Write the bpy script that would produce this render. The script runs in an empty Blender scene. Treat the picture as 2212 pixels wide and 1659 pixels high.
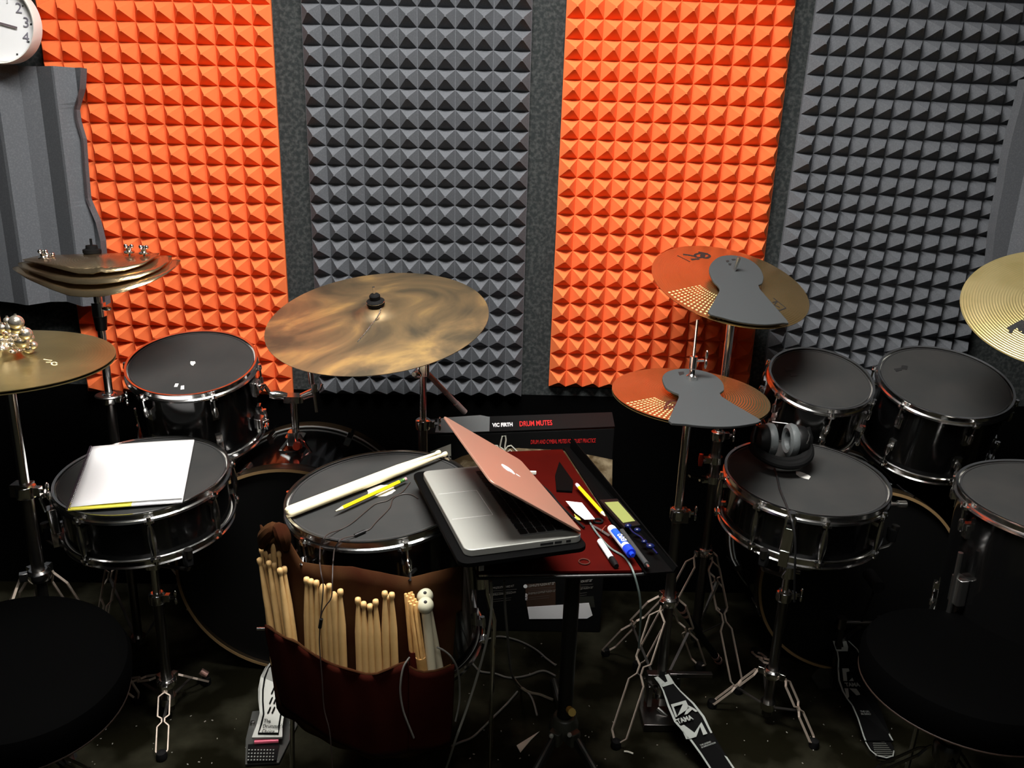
import bpy, math, random
import numpy as np
from mathutils import Matrix, Vector
random.seed(7)
SC = bpy.context.scene
COL = SC.collection
# ------------------------------------------------------------------ camera
FPX = 1736.0; PITCH = .2958; ROLL = .0332; YAW = -.0319; EYE = 1.42
_cp, _sp = math.cos(PITCH), math.sin(PITCH)
cf = np.array([0, _cp, -_sp]); cu = np.array([0, _sp, _cp]); cr_ = np.array([1., 0, 0])
_Z = np.array([[math.cos(YAW), -math.sin(YAW), 0], [math.sin(YAW), math.cos(YAW), 0], [0, 0, 1]])
cf, cu, cr_ = _Z @ cf, _Z @ cu, _Z @ cr_
cr_, cu = math.cos(ROLL) * cr_ + math.sin(ROLL) * cu, -math.sin(ROLL) * cr_ + math.cos(ROLL) * cu
CAM = np.array([0, 0, EYE])
cd = bpy.data.cameras.new('camera'); co = bpy.data.objects.new('camera', cd); COL.objects.link(co)
cd.sensor_fit = 'HORIZONTAL'; cd.sensor_width = 36; cd.lens = FPX * 36 / 2212; cd.clip_start = .02
co.matrix_world = Matrix([[cr_[0], cu[0], -cf[0], 0], [cr_[1], cu[1], -cf[1], 0], [cr_[2], cu[2], -cf[2], EYE], [0, 0, 0, 1]])
SC.camera = co
# ------------------------------------------------------------------ exposure, world
vs = SC.view_settings
vs.view_transform = 'Standard'; vs.look = 'None'; vs.gamma = 1.0; vs.use_curve_mapping = False; vs.exposure = 0.0
SC.display_settings.display_device = 'sRGB'
wd = bpy.data.worlds.new('world'); SC.world = wd; wd.use_nodes = True
wd.node_tree.nodes['Background'].inputs[0].default_value = (0, 0, 0, 1)
# ceiling lights of the room: (x, y, width x, depth y, emission strength)
CEIL_Z = 2.62
LIGHTS = [(-.1, 1.12, 1.20, .60, 46.0, 'white ceiling light panel nearest the foam covered wall'),
          (.1, -.75, 1.50, .24, 15.0, 'white ceiling light panel behind the two drum seats')]

def ray(x, y): return cf + (x - 1106) / FPX * cr_ - (y - 829.5) / FPX * cu
def atY(x, y, Y):
    d = ray(x, y); return CAM + d * Y / d[1]
def atZ(x, y, z):
    d = ray(x, y); return CAM + d * (z - EYE) / d[2]
def atPlane(x, y, c, n):
    d = ray(x, y); c = np.array(c); n = np.array(n); return CAM + d * (((c - CAM) @ n) / (d @ n))
def atCyl(x, y, cx, cy, R):
    d = ray(x, y); a = d[0]**2 + d[1]**2; b = -2 * (d[0] * cx + d[1] * cy); c = cx * cx + cy * cy - R * R
    q = b * b - 4 * a * c
    t = (-b - math.sqrt(max(q, 0))) / (2 * a)
    return CAM + d * t
def V(*a): return np.array(a, float)
def nrm(v): v = np.array(v, float); return v / np.linalg.norm(v)

# ------------------------------------------------------------------ materials
MATS = {}
def mat(name, col, rough=.5, metal=0., spec=.5, noise=None, bump=None, emit=None, coat=0., sheen=0.):
    if name in MATS: return MATS[name]
    m = bpy.data.materials.new(name); m.use_nodes = True; nt = m.node_tree; b = nt.nodes['Principled BSDF']
    b.inputs['Base Color'].default_value = (*col, 1); b.inputs['Roughness'].default_value = rough
    b.inputs['Metallic'].default_value = metal; b.inputs['Specular IOR Level'].default_value = spec
    if coat: b.inputs['Coat Weight'].default_value = coat; b.inputs['Coat Roughness'].default_value = .08
    if emit: b.inputs['Emission Color'].default_value = (*emit[:3], 1); b.inputs['Emission Strength'].default_value = emit[3]
    tc = nt.nodes.new('ShaderNodeTexCoord')
    if noise:   # (col2, scale, lo, hi[, detail, distortion])
        n = nt.nodes.new('ShaderNodeTexNoise'); n.inputs['Scale'].default_value = noise[1]
        n.inputs['Detail'].default_value = noise[4] if len(noise) > 4 else 4
        n.inputs['Distortion'].default_value = noise[5] if len(noise) > 5 else 0
        r = nt.nodes.new('ShaderNodeValToRGB'); r.color_ramp.elements[0].position = noise[2]; r.color_ramp.elements[1].position = noise[3]
        r.color_ramp.elements[0].color = (*col, 1); r.color_ramp.elements[1].color = (*noise[0], 1)
        nt.links.new(tc.outputs['Object'], n.inputs['Vector']); nt.links.new(n.outputs['Fac'], r.inputs['Fac'])
        nt.links.new(r.outputs['Color'], b.inputs['Base Color'])
    if bump:    # (scale, strength, distance)
        n = nt.nodes.new('ShaderNodeTexNoise'); n.inputs['Scale'].default_value = bump[0]; n.inputs['Detail'].default_value = 3
        bp = nt.nodes.new('ShaderNodeBump'); bp.inputs['Strength'].default_value = bump[1]; bp.inputs['Distance'].default_value = bump[2]
        nt.links.new(tc.outputs['Object'], n.inputs['Vector']); nt.links.new(n.outputs['Fac'], bp.inputs['Height'])
        nt.links.new(bp.outputs['Normal'], b.inputs['Normal'])
    MATS[name] = m; return m
METAL = {'patina_bronze': .72, 'bright_bronze': .8, 'old_bronze': .85}
def cymbal_mat(name, c1, c2, rough, nscale, ring=0., distort=0., lo=.4, hi=.6, c3=None):
    m = mat(name, c1, rough, METAL.get(name, .95), noise=(c2, nscale, lo, hi, 5, distort))
    nt = m.node_tree; b = nt.nodes['Principled BSDF']
    if c3:
        r = [n for n in nt.nodes if n.type == 'VALTORGB'][0]
        e = r.color_ramp.elements.new((lo + hi) / 2); e.color = (*c3, 1)
    if ring:
        tc = [n for n in nt.nodes if n.type == 'TEX_COORD'][0]
        w = nt.nodes.new('ShaderNodeTexWave'); w.wave_type = 'RINGS'; w.rings_direction = 'Z'
        w.inputs['Scale'].default_value = 55; w.inputs['Distortion'].default_value = .6; w.inputs['Detail'].default_value = 2
        bp = nt.nodes.new('ShaderNodeBump'); bp.inputs['Strength'].default_value = ring; bp.inputs['Distance'].default_value = .001
        nt.links.new(tc.outputs['Object'], w.inputs['Vector']); nt.links.new(w.outputs['Fac'], bp.inputs['Height'])
        nt.links.new(bp.outputs['Normal'], b.inputs['Normal'])
    return m
ORANGE = mat('orange_foam', (.80, .165, .05), .95, spec=.1, bump=(900, .25, .0006))
CHARCOAL = mat('charcoal_foam', (.100, .105, .114), .95, spec=.1, noise=((.13, .136, .148), 260, .45, .75), bump=(900, .3, .0006))
FELT = mat('wall_felt', (.022, .025, .025), 1., spec=.05, noise=((.058, .062, .060), 95, .42, .75), bump=(300, .5, .001))
BLACKWALL = mat('near_black_wall', (.0012, .0012, .0012), 1., spec=.02)
CARPET = mat('carpet', (.005, .0045, .002), 1., spec=.03, noise=((.036, .034, .022), 7, .45, .75, 8), bump=(400, .6, .002))
CEILM = mat('ceiling_paint', (.05, .05, .05), .9)
CHROME = mat('chrome', (.86, .85, .83), .17, 1.)
BRACEM = mat('dull_brace_steel', (.05, .045, .04), .5, .5)
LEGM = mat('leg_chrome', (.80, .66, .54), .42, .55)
CHROMEB = mat('brushed_steel', (.62, .61, .58), .28, 1.)
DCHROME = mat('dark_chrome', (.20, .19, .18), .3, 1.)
SHELL = mat('black_lacquer', (.003, .003, .003), .16, coat=.5)
MESHPAD = mat('grey_rubber_pad', (.027, .028, .027), .85, spec=.2, noise=((.036, .035, .033), 9, .4, .7), bump=(1500, .1, .0003))
HEAD = mat('white_drum_head', (.7, .69, .64), .6)
MUTE = mat('grey_mute_rubber', (.046, .050, .051), .8, spec=.2, bump=(1500, .1, .0003))
BLACKP = mat('black_plastic', (.004, .004, .004), .45, spec=.3)
BLACKR = mat('black_rubber', (.004, .004, .004), .8, spec=.15)
LIPM = mat('matt_black', (.0012, .0012, .0012), .7, spec=.05)
BLACKM = mat('black_painted_metal', (.005, .005, .005), .35)
VINYL = mat('black_vinyl', (.0005, .0005, .0005), .8, spec=.02, bump=(500, .15, .0005))
PAPER = mat('white_paper', (.88, .88, .88), .8, spec=.1)
YPAPER = mat('yellow_paper', (.75, .68, .08), .8)
WOOD = mat('maple_stick', (.72, .46, .19), .5, noise=((.60, .36, .13), 30, .35, .7, 4, .5))
PWOOD = mat('pale_hickory', (.88, .78, .52), .5, noise=((.80, .68, .42), 26, .35, .7))
DOWEL = mat('dowel', (.50, .27, .08), .55, noise=((.62, .36, .13), 40, .35, .7))
CANVAS = mat('brown_canvas', (.022, .0028, .0014), .9, spec=.05, noise=((.030, .0045, .002), 14, .35, .75), bump=(600, .3, .0006))
SUEDE = mat('brown_canvas_faded', (.055, .025, .009), .9, spec=.05, noise=((.026, .005, .002), 9, .35, .7), bump=(600, .3, .0006))
REDWOOD = mat('red_stained_board', (.036, .0008, .0002), .7, spec=.06, noise=((.055, .0016, .0004), 8, .35, .7))
ALU = mat('aluminium', (.36, .36, .325), .40, .35, bump=(2500, .05, .0001))
ALULID = mat('aluminium_rose_reflection', (.43, .235, .17), .40, .45)  # rose reflection of the orange foam painted into the silver lid's colour
KEY = mat('black_keys', (.004, .004, .004), .6)
SCREEN = mat('dark_screen', (.002, .002, .002), .15)
WPLAST = mat('white_plastic', (.82, .82, .82), .4)
BLUE = mat('blue_plastic', (.01, .05, .75), .35)
RED = mat('red_print', (.55, .012, .012), .6)
WHITEP = mat('white_print', (.75, .75, .74), .7)
CREAMP = mat('cream_print', (.62, .60, .50), .7)
GREYP = mat('grey_print', (.16, .15, .13), .8)
BOX = mat('black_glossy_card', (.004, .004, .004), .5, spec=.2)
TAPE = mat('packing_tape_with_glare', (.15, .16, .16), .25, spec=1., bump=(60, .3, .002))  # white glare on the tape is put into its grey base colour
TAN = mat('printed_cymbal_photo', (.10, .062, .024), .6, noise=((.42, .33, .20), 26, .45, .68, 5, .6))
BROWNP = mat('printed_brown', (.035, .014, .005), .7)
YEL = mat('yellow_lacquer', (.85, .60, .01), .35)
DYEL = mat('dull_yellow_print', (.45, .30, .03), .6)
PINK = mat('pink_rubber', (.60, .30, .32), .7)
GRNM = mat('green_ferrule', (.10, .24, .06), .4, .5)
OLIVE = mat('olive_display', (.23, .26, .075), .5)
DBLUE = mat('dark_blue_plastic', (.004, .008, .05), .25)
DGREY = mat('dark_grey_plastic', (.04, .045, .045), .5)
INK = mat('black_ink', (.01, .01, .01), .6)
MAROON = mat('maroon_ink', (.05, .006, .003), .5)
GCABLE = mat('grey_cable', (.12, .115, .10), .5)
WCABLE = mat('pale_cable', (.36, .35, .30), .5)
BCABLE = mat('brown_black_cable', (.03, .02, .017), .5)
TAPEW = mat('white_grip_tape', (.80, .72, .50), .7, noise=((.82, .58, .42), 9, .5, .7))
FROST = mat('frosted_rubber_ball', (.52, .50, .36), .35)
HOOPW = mat('varnished_wood_hoop', (.018, .012, .006), .3)
GOLDLINE = mat('worn_hoop_edge', (.30, .19, .085), .4)
ALUPED = mat('cast_grey_metal', (.26, .26, .235), .45, .5)
BRASS = mat('brass', (.55, .38, .12), .3, 1.)
BELLM = mat('bell_chrome', (.86, .78, .64), .24, .9)
ROSE = mat('pink_red_lacquer', (.45, .05, .08), .4)
GLOW = mat('logo_white', (.80, .80, .80), .4)
RIDE = cymbal_mat('patina_bronze', (.10, .082, .052), (.56, .36, .13), .44, 5.0, distort=1.5, lo=.36, hi=.70, c3=(.25, .17, .085))
BRONZE = cymbal_mat('lathed_bronze', (.60, .40, .16), (.70, .48, .22), .24, 6, ring=.35)
BRONZEB = cymbal_mat('bright_bronze', (.72, .58, .24), (.88, .72, .34), .36, 7, ring=.6)
BRONZED = cymbal_mat('old_bronze', (.27, .21, .085), (.40, .31, .13), .30, 5, ring=.1)
BRONZES = cymbal_mat('brown_bronze', (.42, .28, .16), (.62, .48, .28), .22, 6, ring=.1)

# ------------------------------------------------------------------ mesh builder
WM = {}      # rotated things: name -> 4x4 world matrix
def tolocal(parent, pts):
    off = V(0, 0, 0); p = parent
    while p is not None:
        if p.name in WM:
            M = WM[p.name]; return (pts - M[:3, 3]) @ M[:3, :3] - off
        off = off + np.array(p.location); p = p.parent
    return pts - off
def place(o, c, x, y, z):
    M = np.eye(4); M[:3, 0] = x; M[:3, 1] = y; M[:3, 2] = z; M[:3, 3] = c
    o.matrix_world = Matrix([list(r) for r in M]); WM[o.name] = M; return o
class MB:
    def __init__(s): s.v = []; s.f = []; s.m = []
    def add(s, vs_, fs, mi=0):
        o = len(s.v); s.v += [tuple(map(float, p)) for p in vs_]; s.f += [tuple(i + o for i in f) for f in fs]; s.m += [mi] * len(fs); return s
    def box(s, c, size, ax=None, mi=0):
        c = np.array(c, float); ax = np.eye(3) if ax is None else np.array(ax)   # rows = axes
        h = np.array(size) / 2
        P = [c + ax[0] * h[0] * a + ax[1] * h[1] * b + ax[2] * h[2] * d for a in (-1, 1) for b in (-1, 1) for d in (-1, 1)]
        return s.add(P, [(0, 1, 3, 2), (4, 6, 7, 5), (0, 4, 5, 1), (2, 3, 7, 6), (0, 2, 6, 4), (1, 5, 7, 3)], mi)
    def rbox(s, c, size, ax=None, r=.004, n=4, mi=0):   # box with rounded outline seen along axis 2
        c = np.array(c, float); ax = np.eye(3) if ax is None else np.array(ax); hx, hy, hz = np.array(size) / 2
        poly = []
        for sx, sy, a0 in ((1, 1, 0), (-1, 1, 90), (-1, -1, 180), (1, -1, 270)):
            for k in range(n + 1):
                a = math.radians(a0 + 90 * k / n); poly.append((sx * (hx - r) + r * math.cos(a), sy * (hy - r) + r * math.sin(a)))
        P = [c + ax[0] * x + ax[1] * y - ax[2] * hz for x, y in poly]
        return s.prism(P, ax[2] * 2 * hz, mi)
    def prism(s, poly, vec, mi=0):
        n = len(poly); P = [np.array(p, float) for p in poly]; Q = [p + np.array(vec) for p in P]
        return s.add(P + Q, [tuple(range(n))[::-1], tuple(range(n, 2 * n))] + [(i, (i + 1) % n, n + (i + 1) % n, n + i) for i in range(n)], mi)
    def tube(s, pts, r, seg=10, closed=False, mi=0, flat=None):
        P = [np.array(p, float) for p in pts]; n = len(P)
        R = list(r) if isinstance(r, (list, tuple)) else [r] * n
        up = None; vs_ = []
        for i in range(n):
            a = P[(i - 1) % n] if (closed or i > 0) else P[i]; b = P[(i + 1) % n] if (closed or i < n - 1) else P[i]
            t = nrm(b - a)
            if up is None:
                up = np.cross(t, (0, 0, 1)) if abs(t[2]) < .9 else np.cross(t, (0, 1, 0))
            up = up - (up @ t) * t; up = nrm(up); w = np.cross(t, up)
            if flat is not None:
                w = np.array(flat) - (np.array(flat) @ t) * t; w = nrm(w); up = np.cross(w, t)
            for k in range(seg):
                a_ = 2 * math.pi * k / seg
                vs_.append(P[i] + R[i] * (math.cos(a_) * up + math.sin(a_) * w))
        fs = []
        m = n if closed else n - 1
        for i in range(m):
            for k in range(seg):
                a = i * seg + k; b = i * seg + (k + 1) % seg; c = ((i + 1) % n) * seg + (k + 1) % seg; d = ((i + 1) % n) * seg + k
                fs.append((a, b, c, d))
        if not closed: fs += [tuple(range(seg))[::-1], tuple(range((n - 1) * seg, n * seg))]
        return s.add(vs_, fs, mi)
    def bar(s, a, b, w, h, side, mi=0):   # rectangular bar from a to b, width w along side
        a, b = np.array(a, float), np.array(b, float); t = nrm(b - a); sd = nrm(np.array(side) - (np.array(side) @ t) * t); u = np.cross(t, sd)
        P = [p + sd * w / 2 * i + u * h / 2 * j for p in (a, b) for i, j in ((-1, -1), (1, -1), (1, 1), (-1, 1))]
        return s.add(P, [(0, 1, 2, 3), (7, 6, 5, 4), (0, 4, 5, 1), (1, 5, 6, 2), (2, 6, 7, 3), (3, 7, 4, 0)], mi)
    def lathe(s, prof, c=(0, 0, 0), n=(0, 0, 1), seg=48, closed=False, mi=0, arc=None):
        c = np.array(c, float); n = nrm(n); x = frame(n)[0]; y = np.cross(n, x)
        m = len(prof); vs_ = []
        for k in range(seg):
            a = 2 * math.pi * k / seg; d = math.cos(a) * x + math.sin(a) * y
            for r, z in prof: vs_.append(c + d * r + n * z)
        fs = []
        for k in range(seg):
            k2 = (k + 1) % seg
            for j in range(m if closed else m - 1):
                j2 = (j + 1) % m
                fs.append((k * m + j, k2 * m + j, k2 * m + j2, k * m + j2))
        s.add(vs_, fs, mi)
        if not closed:
            o = len(s.v) - len(vs_)
            for j in (0, m - 1):
                if prof[j][0] > 1e-6:
                    f = tuple(o + k * m + j for k in range(seg)); s.f.append(f if j else f[::-1]); s.m.append(mi)
        return s
    def ball(s, c, r, seg=14, rings=9, mi=0, sc=(1, 1, 1)):
        c = np.array(c, float); vs_ = [c + V(0, 0, r * sc[2])]
        for i in range(1, rings):
            p = math.pi * i / rings
            for k in range(seg):
                a = 2 * math.pi * k / seg; vs_.append(c + r * V(sc[0] * math.sin(p) * math.cos(a), sc[1] * math.sin(p) * math.sin(a), sc[2] * math.cos(p)))
        vs_.append(c - V(0, 0, r * sc[2])); fs = []
        for k in range(seg):
            fs.append((0, 1 + k, 1 + (k + 1) % seg)); L = 1 + (rings - 2) * seg
            fs.append((L + (k + 1) % seg, L + k, len(vs_) - 1))
            for i in range(rings - 2):
                a = 1 + i * seg + k; b = 1 + i * seg + (k + 1) % seg; fs.append((a, a + seg, b + seg, b))
        return s.add(vs_, fs, mi)
    def grid(s, fn, nu, nv, mi=0):
        P = [fn(i / nu, j / nv) for j in range(nv + 1) for i in range(nu + 1)]
        return s.add(P, [(j * (nu + 1) + i, j * (nu + 1) + i + 1, (j + 1) * (nu + 1) + i + 1, (j + 1) * (nu + 1) + i) for j in range(nv) for i in range(nu)], mi)
    def build(s, name, m, parent=None, smooth=True, local=False, solid=0, bevel=0, ang=35):
        me = bpy.data.meshes.new(name)
        me.from_pydata(s.v if local else [tuple(q) for q in tolocal(parent, np.array(s.v))], [], s.f)
        ms = m if isinstance(m, (list, tuple)) else [m]
        for q in ms: me.materials.append(q)
        if len(ms) > 1: me.polygons.foreach_set('material_index', s.m)
        me.update()
        if smooth:
            me.shade_smooth(); me.set_sharp_from_angle(angle=math.radians(ang))
        o = bpy.data.objects.new(name, me); COL.objects.link(o)
        if parent is not None: o.parent = parent
        if solid:
            q = o.modifiers.new('thickness', 'SOLIDIFY'); q.thickness = solid; q.offset = 0
        if bevel:
            q = o.modifiers.new('edge', 'BEVEL'); q.width = bevel; q.segments = 2; q.limit_method = 'ANGLE'
        return o
def frame(n):
    n = nrm(n); x = V(1, 0, 0) - n * n[0]
    if np.linalg.norm(x) < .1: x = V(0, 1, 0) - n * n[1]
    x = nrm(x); return x, np.cross(n, x), n
def thing(name, label, cat, loc, group=None):
    o = bpy.data.objects.new(name, None); COL.objects.link(o); o.empty_display_size = .05
    o.location = tuple(map(float, loc)); tag(o, label, cat, group); return o
def tag(o, label, cat, group=None, kind=None):
    if label: o['label'] = label
    if cat: o['category'] = cat
    if group: o['group'] = group
    if kind: o['kind'] = kind
    return o
def recentre(o):     # put a single-mesh thing's origin at its base
    me = o.data; n = len(me.vertices); a = np.empty(n * 3); me.vertices.foreach_get('co', a); a = a.reshape(-1, 3)
    c = (a.min(0) + a.max(0)) / 2; c[2] = a[:, 2].min(); a -= c; me.vertices.foreach_set('co', a.ravel()); me.update(); o.location = tuple(c); return o
def solo(mb, name, m, label, cat, group=None, kind=None, **k):
    return recentre(tag(mb.build(name, m, None, **k), label, cat, group, kind))
def struct(mb, name, m, **k):
    o = mb.build(name, m, None, smooth=False, **k); o['kind'] = 'structure'; return o
def text(s_, size, org, xd, yd, m, name, parent, ext=.0003, sx=1., bold=0., label=None, align='LEFT'):
    cu_ = bpy.data.curves.new('t', 'FONT'); cu_.body = s_; cu_.size = size; cu_.extrude = ext; cu_.offset = bold; cu_.align_x = align
    cu_.resolution_u = 3
    t = bpy.data.objects.new('t', cu_); COL.objects.link(t); bpy.context.view_layer.update()
    me = bpy.data.meshes.new_from_object(t.evaluated_get(bpy.context.evaluated_depsgraph_get()))
    bpy.data.objects.remove(t); bpy.data.curves.remove(cu_)
    xd, yd = nrm(xd), nrm(yd); zd = np.cross(xd, yd)
    n = len(me.vertices); a = np.empty(n * 3); me.vertices.foreach_get('co', a); a = a.reshape(-1, 3)
    b = tolocal(parent, np.array(org) + a[:, :1] * sx * xd + a[:, 1:2] * yd + a[:, 2:] * zd)
    me.vertices.foreach_set('co', b.ravel()); me.update(); me.materials.clear(); me.materials.append(m); me.name = name
    o = bpy.data.objects.new(name, me); COL.objects.link(o)
    if parent is not None: o.parent = parent
    if label: o['label'] = label
    return o
def decal(px, c, n, lift, m, name, parent, th=.0006, label=None):   # thin printed shape lying on plane (c, n)
    n = nrm(n); P = [atPlane(x, y, np.array(c) + n * lift, n) for x, y in px]
    o = MB().prism(P, n * th).build(name, m, parent, smooth=False)
    if label: o['label'] = label
    return o

# ------------------------------------------------------------------ room
WY = 2.336
wx0, wx1, wy0 = -2.1, 2.3, -1.6
BASE_TOP = .675
struct(MB().box((.1, WY + .05, (BASE_TOP + CEIL_Z) / 2), (4.4, .1, CEIL_Z - BASE_TOP)), 'wall_back', FELT)
struct(MB().box((.1, WY + .05, BASE_TOP / 2), (4.4, .1, BASE_TOP)), 'wall_back_darkened', BLACKWALL)  # lower wall: dark light falloff painted as a near-black colour, no separate trim
struct(MB().box((wx0 - .05, (WY + wy0) / 2, CEIL_Z / 2), (.1, WY - wy0 + .2, CEIL_Z)), 'wall_left', BLACKWALL)
struct(MB().box((wx1 + .05, (WY + wy0) / 2, CEIL_Z / 2), (.1, WY - wy0 + .2, CEIL_Z)), 'wall_right', BLACKWALL)
struct(MB().box((.1, wy0 - .05, CEIL_Z / 2), (4.6, .1, CEIL_Z)), 'wall_behind', FELT)
struct(MB().box((.1, (WY + wy0) / 2, -.05), (4.6, WY - wy0 + .2, .1)), 'floor', CARPET)
struct(MB().box((.1, (WY + wy0) / 2, CEIL_Z + .05), (4.6, WY - wy0 + .2, .1)), 'ceiling', CEILM)
for (lx, ly, lw, ld, st, lab) in LIGHTS:
    t = thing('ceiling_light', lab, 'light', (lx, ly, CEIL_Z - .03), 'ceiling light panels')
    fr = MB()
    for sx in (-1, 1): fr.box((lx + sx * (lw / 2 + .01), ly, CEIL_Z - .018), (.02, ld + .04, .036))
    for sy in (-1, 1): fr.box((lx, ly + sy * (ld / 2 + .01), CEIL_Z - .018), (lw, .02, .036))
    fr.build('frame', WPLAST, t, smooth=False)
    MB().box((lx, ly, CEIL_Z - .02), (lw, ld, .016)).build('diffuser', mat('lit_diffuser_%d' % int(st), (.8, .8, .8), .5, emit=(1., .98, .95, st)), t, smooth=False)

# ------------------------------------------------------------------ pyramid foam on the wall
PP = .0508
def foam(label, m, x0, z0, k, rot, ncol, zbot, ztop, grp):
    ca, sa = math.cos(rot), math.sin(rot)
    def T(a, b, dep): return V(x0 + a * ca - b * sa, WY - dep, z0 + a * sa + b * ca)
    r0 = int(math.ceil((ztop - z0) / (PP * k))); r1 = int(round((z0 - zbot) / (PP * k)))
    mb = MB(); sl = .011; h = .040
    top, bot = r0 * PP * k, -r1 * PP * k; W_ = ncol * PP
    P = [T(0, bot, .0005), T(W_, bot, .0005), T(W_, top, .0005), T(0, top, .0005)]
    mb.prism(P, (0, -(sl - .0005), 0))
    for j in range(-r1, r0):
        for i in range(ncol):
            a, b = i * PP, j * PP * k; g = .0006; e = .0022
            q = [T(a + g, b + g, sl), T(a + PP - g, b + g, sl), T(a + PP - g, b + PP * k - g, sl), T(a + g, b + PP * k - g, sl)]
            cx, cz = a + PP / 2 + random.uniform(-.0006, .0006), b + PP * k / 2
            u = [T(cx - e, cz - e, sl + h), T(cx + e, cz - e, sl + h), T(cx + e, cz + e, sl + h), T(cx - e, cz + e, sl + h)]
            mb.add(q + u, [(0, 1, 5, 4), (1, 2, 6, 5), (2, 3, 7, 6), (3, 0, 4, 7), (4, 5, 6, 7)])
    return solo(mb, 'acoustic_foam_panel', m, label, 'acoustic foam', grp, smooth=False)
G1, G2 = 'orange pyramid foam panels', 'charcoal pyramid foam panels'
foam('orange pyramid foam panel beside the wall clock on the left', ORANGE, -1.203, EYE + .313, 1.009, .0070, 12, .672, 2.2, G1)
foam('charcoal pyramid foam panel between the two orange panels', CHARCOAL, -.5143, EYE + .324, 1.009, .0076, 12, .672, 2.2, G2)
foam('orange pyramid foam panel behind the cymbals with grey rubber mutes', ORANGE, .186, EYE + .324 - .012, 1.009, .000, 12, .682, 2.2, G1)
foam('charcoal pyramid foam panel on the right behind the two small toms', CHARCOAL, .8518, EYE + .3468, 1.009, -.0146, 12, .70, 2.2, G2)

# ------------------------------------------------------------------ wedge foam pieces (torn inner edge)
def wedge(label, xs, edge, ztop, zbot, y0, flip):
    # xs: list of (x, depth) ridge profile from outside to the torn edge ; edge: list of (z, x) of the torn side
    mb = MB(); n = 60
    def ex(z): return float(np.interp(z, [e[0] for e in edge], [e[1] for e in edge]))
    prof = xs; m = len(prof); rows = []
    for j in range(n + 1):
        z = zbot + (ztop - zbot) * j / n; xe = ex(z); row = []
        for x, d in prof:
            if (x - xe) * flip > 0: xx = xe
            else: xx = x
            row.append((xx, d))
        row[-1] = (xe, row[-1][1]); rows.append((z, row))
    F, B = [], []
    for z, row in rows:
        for x, d in row: F.append((x, y0 - d, z + (.003 * math.sin(x * 30) if z < zbot + .01 else 0)))
        for x, d in row: B.append((x, y0, z))
    N = len(F); fs = []
    for j in range(n):
        for i in range(m - 1):
            a = j * m + i
            q = (a, a + 1, a + m + 1, a + m); fs.append(q if flip > 0 else q[::-1])
            q = (N + a + 1, N + a, N + a + m, N + a + m + 1); fs.append(q if flip > 0 else q[::-1])
        a = j * m; b = j * m + m - 1
        fs.append((a, a + m, N + a + m, N + a)); fs.append((b + m, b, N + b, N + b + m))
    for i in range(m - 1):
        fs.append((i + 1, i, N + i, N + i + 1)); a = n * m + i; fs.append((a, a + 1, N + a + 1, N + a))
    mb.add(F + B, fs)
    return solo(mb, 'wedge_foam_panel', CHARCOAL, label, 'acoustic foam', 'charcoal ridged foam pieces', smooth=False)
YW = WY - .056
e1 = [(180, 150), (178, 190), (165, 235), (168, 260), (180, 300), (184, 360), (190, 430), (212, 480), (222, 520), (232, 650)]
EL = sorted([(atY(x, y, YW - .02)[2], atY(x, y, YW - .02)[0]) for x, y in e1])
def xo(x, y): return atY(x, y, YW - .04)[0]
wedge('charcoal ridged foam piece under the clock, torn on its right edge',
      [(-1.95, .02), (-1.70, .02), (-1.66, .05), (-1.60, .02), (-1.50, .055), (-1.42, .02), (-1.33, .03), (-1.285, .055), (-1.275, .058), (-1.235, .022), (-1.19, .018), (-1.135, .052), (-1.128, .054), (-1.09, .02), (-1.0, .034), (-.9, .03)],
      EL, atY(90, 143, YW - .03)[2], atY(120, 655, YW - .03)[2], YW, 1)
e2 = [(2208, 178), (2198, 225), (2186, 268), (2178, 300), (2168, 345), (2160, 400), (2150, 450), (2142, 500), (2136, 560), (2115, 760)]
ER = sorted([(atY(x, y, YW - .02)[2], atY(x, y, YW - .02)[0]) for x, y in e2])
wedge('charcoal ridged foam piece at the right edge above the tilted golden cymbal',
      [(2.2, .02), (2.0, .02), (1.95, .05), (1.85, .02), (1.75, .055), (1.62, .02), (1.545, .03), (1.50, .055), (1.49, .056), (1.46, .03), (1.40, .036), (1.2, .03)],
      ER, atY(2208, 175, YW - .03)[2] + .005, atY(2212, 640, YW - .03)[2], YW, -1)

# ------------------------------------------------------------------ wall clock
ck = atY(2, 50, YW - .07); CR = np.linalg.norm(atY(2, 50, YW - .07) - atY(88, 52, YW - .07))
tk = thing('wall_clock', 'round white wall clock above the torn ridged foam', 'clock', ck + V(0, .06, -CR))
MB().lathe([(0, .012), (CR * .93, .012), (CR * .95, .03), (CR * .985, .032), (CR, .02), (CR * .97, -.012), (0, -.012)], ck, (0, -1, 0), 64).build('case', mat('clock_case', (.74, .73, .68), .4), tk)
MB().lathe([(0, .013), (CR * .92, .013), (CR * .92, .0135), (0, .0135)], ck, (0, -1, 0), 64).build('dial', WPLAST, tk, smooth=False)
for s_, (x, y) in {'2': (33, 27), '3': (49, 58), '4': (49, 90), '1': (8, 6)}.items():
    text(s_, .034, atPlane(x, y, ck + V(0, -.015, 0), V(0, -1, 0)), (1, 0, -.1), (.1, 0, 1), mat('faint_numeral', (.18, .17, .2), .6) if s_ in '234' else mat('faint_numeral_pale', (.55, .55, .55), .6), 'numeral', tk, align='LEFT')
for x, y in ((49, 13), (67, 52), (62, 90), (37, 117)):
    p = atPlane(x, y, ck + V(0, -.015, 0), V(0, -1, 0)); MB().box(p, (.004, .0008, .003)).build('hour_mark', INK, tk, smooth=False)
a_, b_ = atPlane(-6, 48, ck + V(0, -.018, 0), V(0, -1, 0)), atPlane(37, 60, ck + V(0, -.018, 0), V(0, -1, 0))
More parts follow.
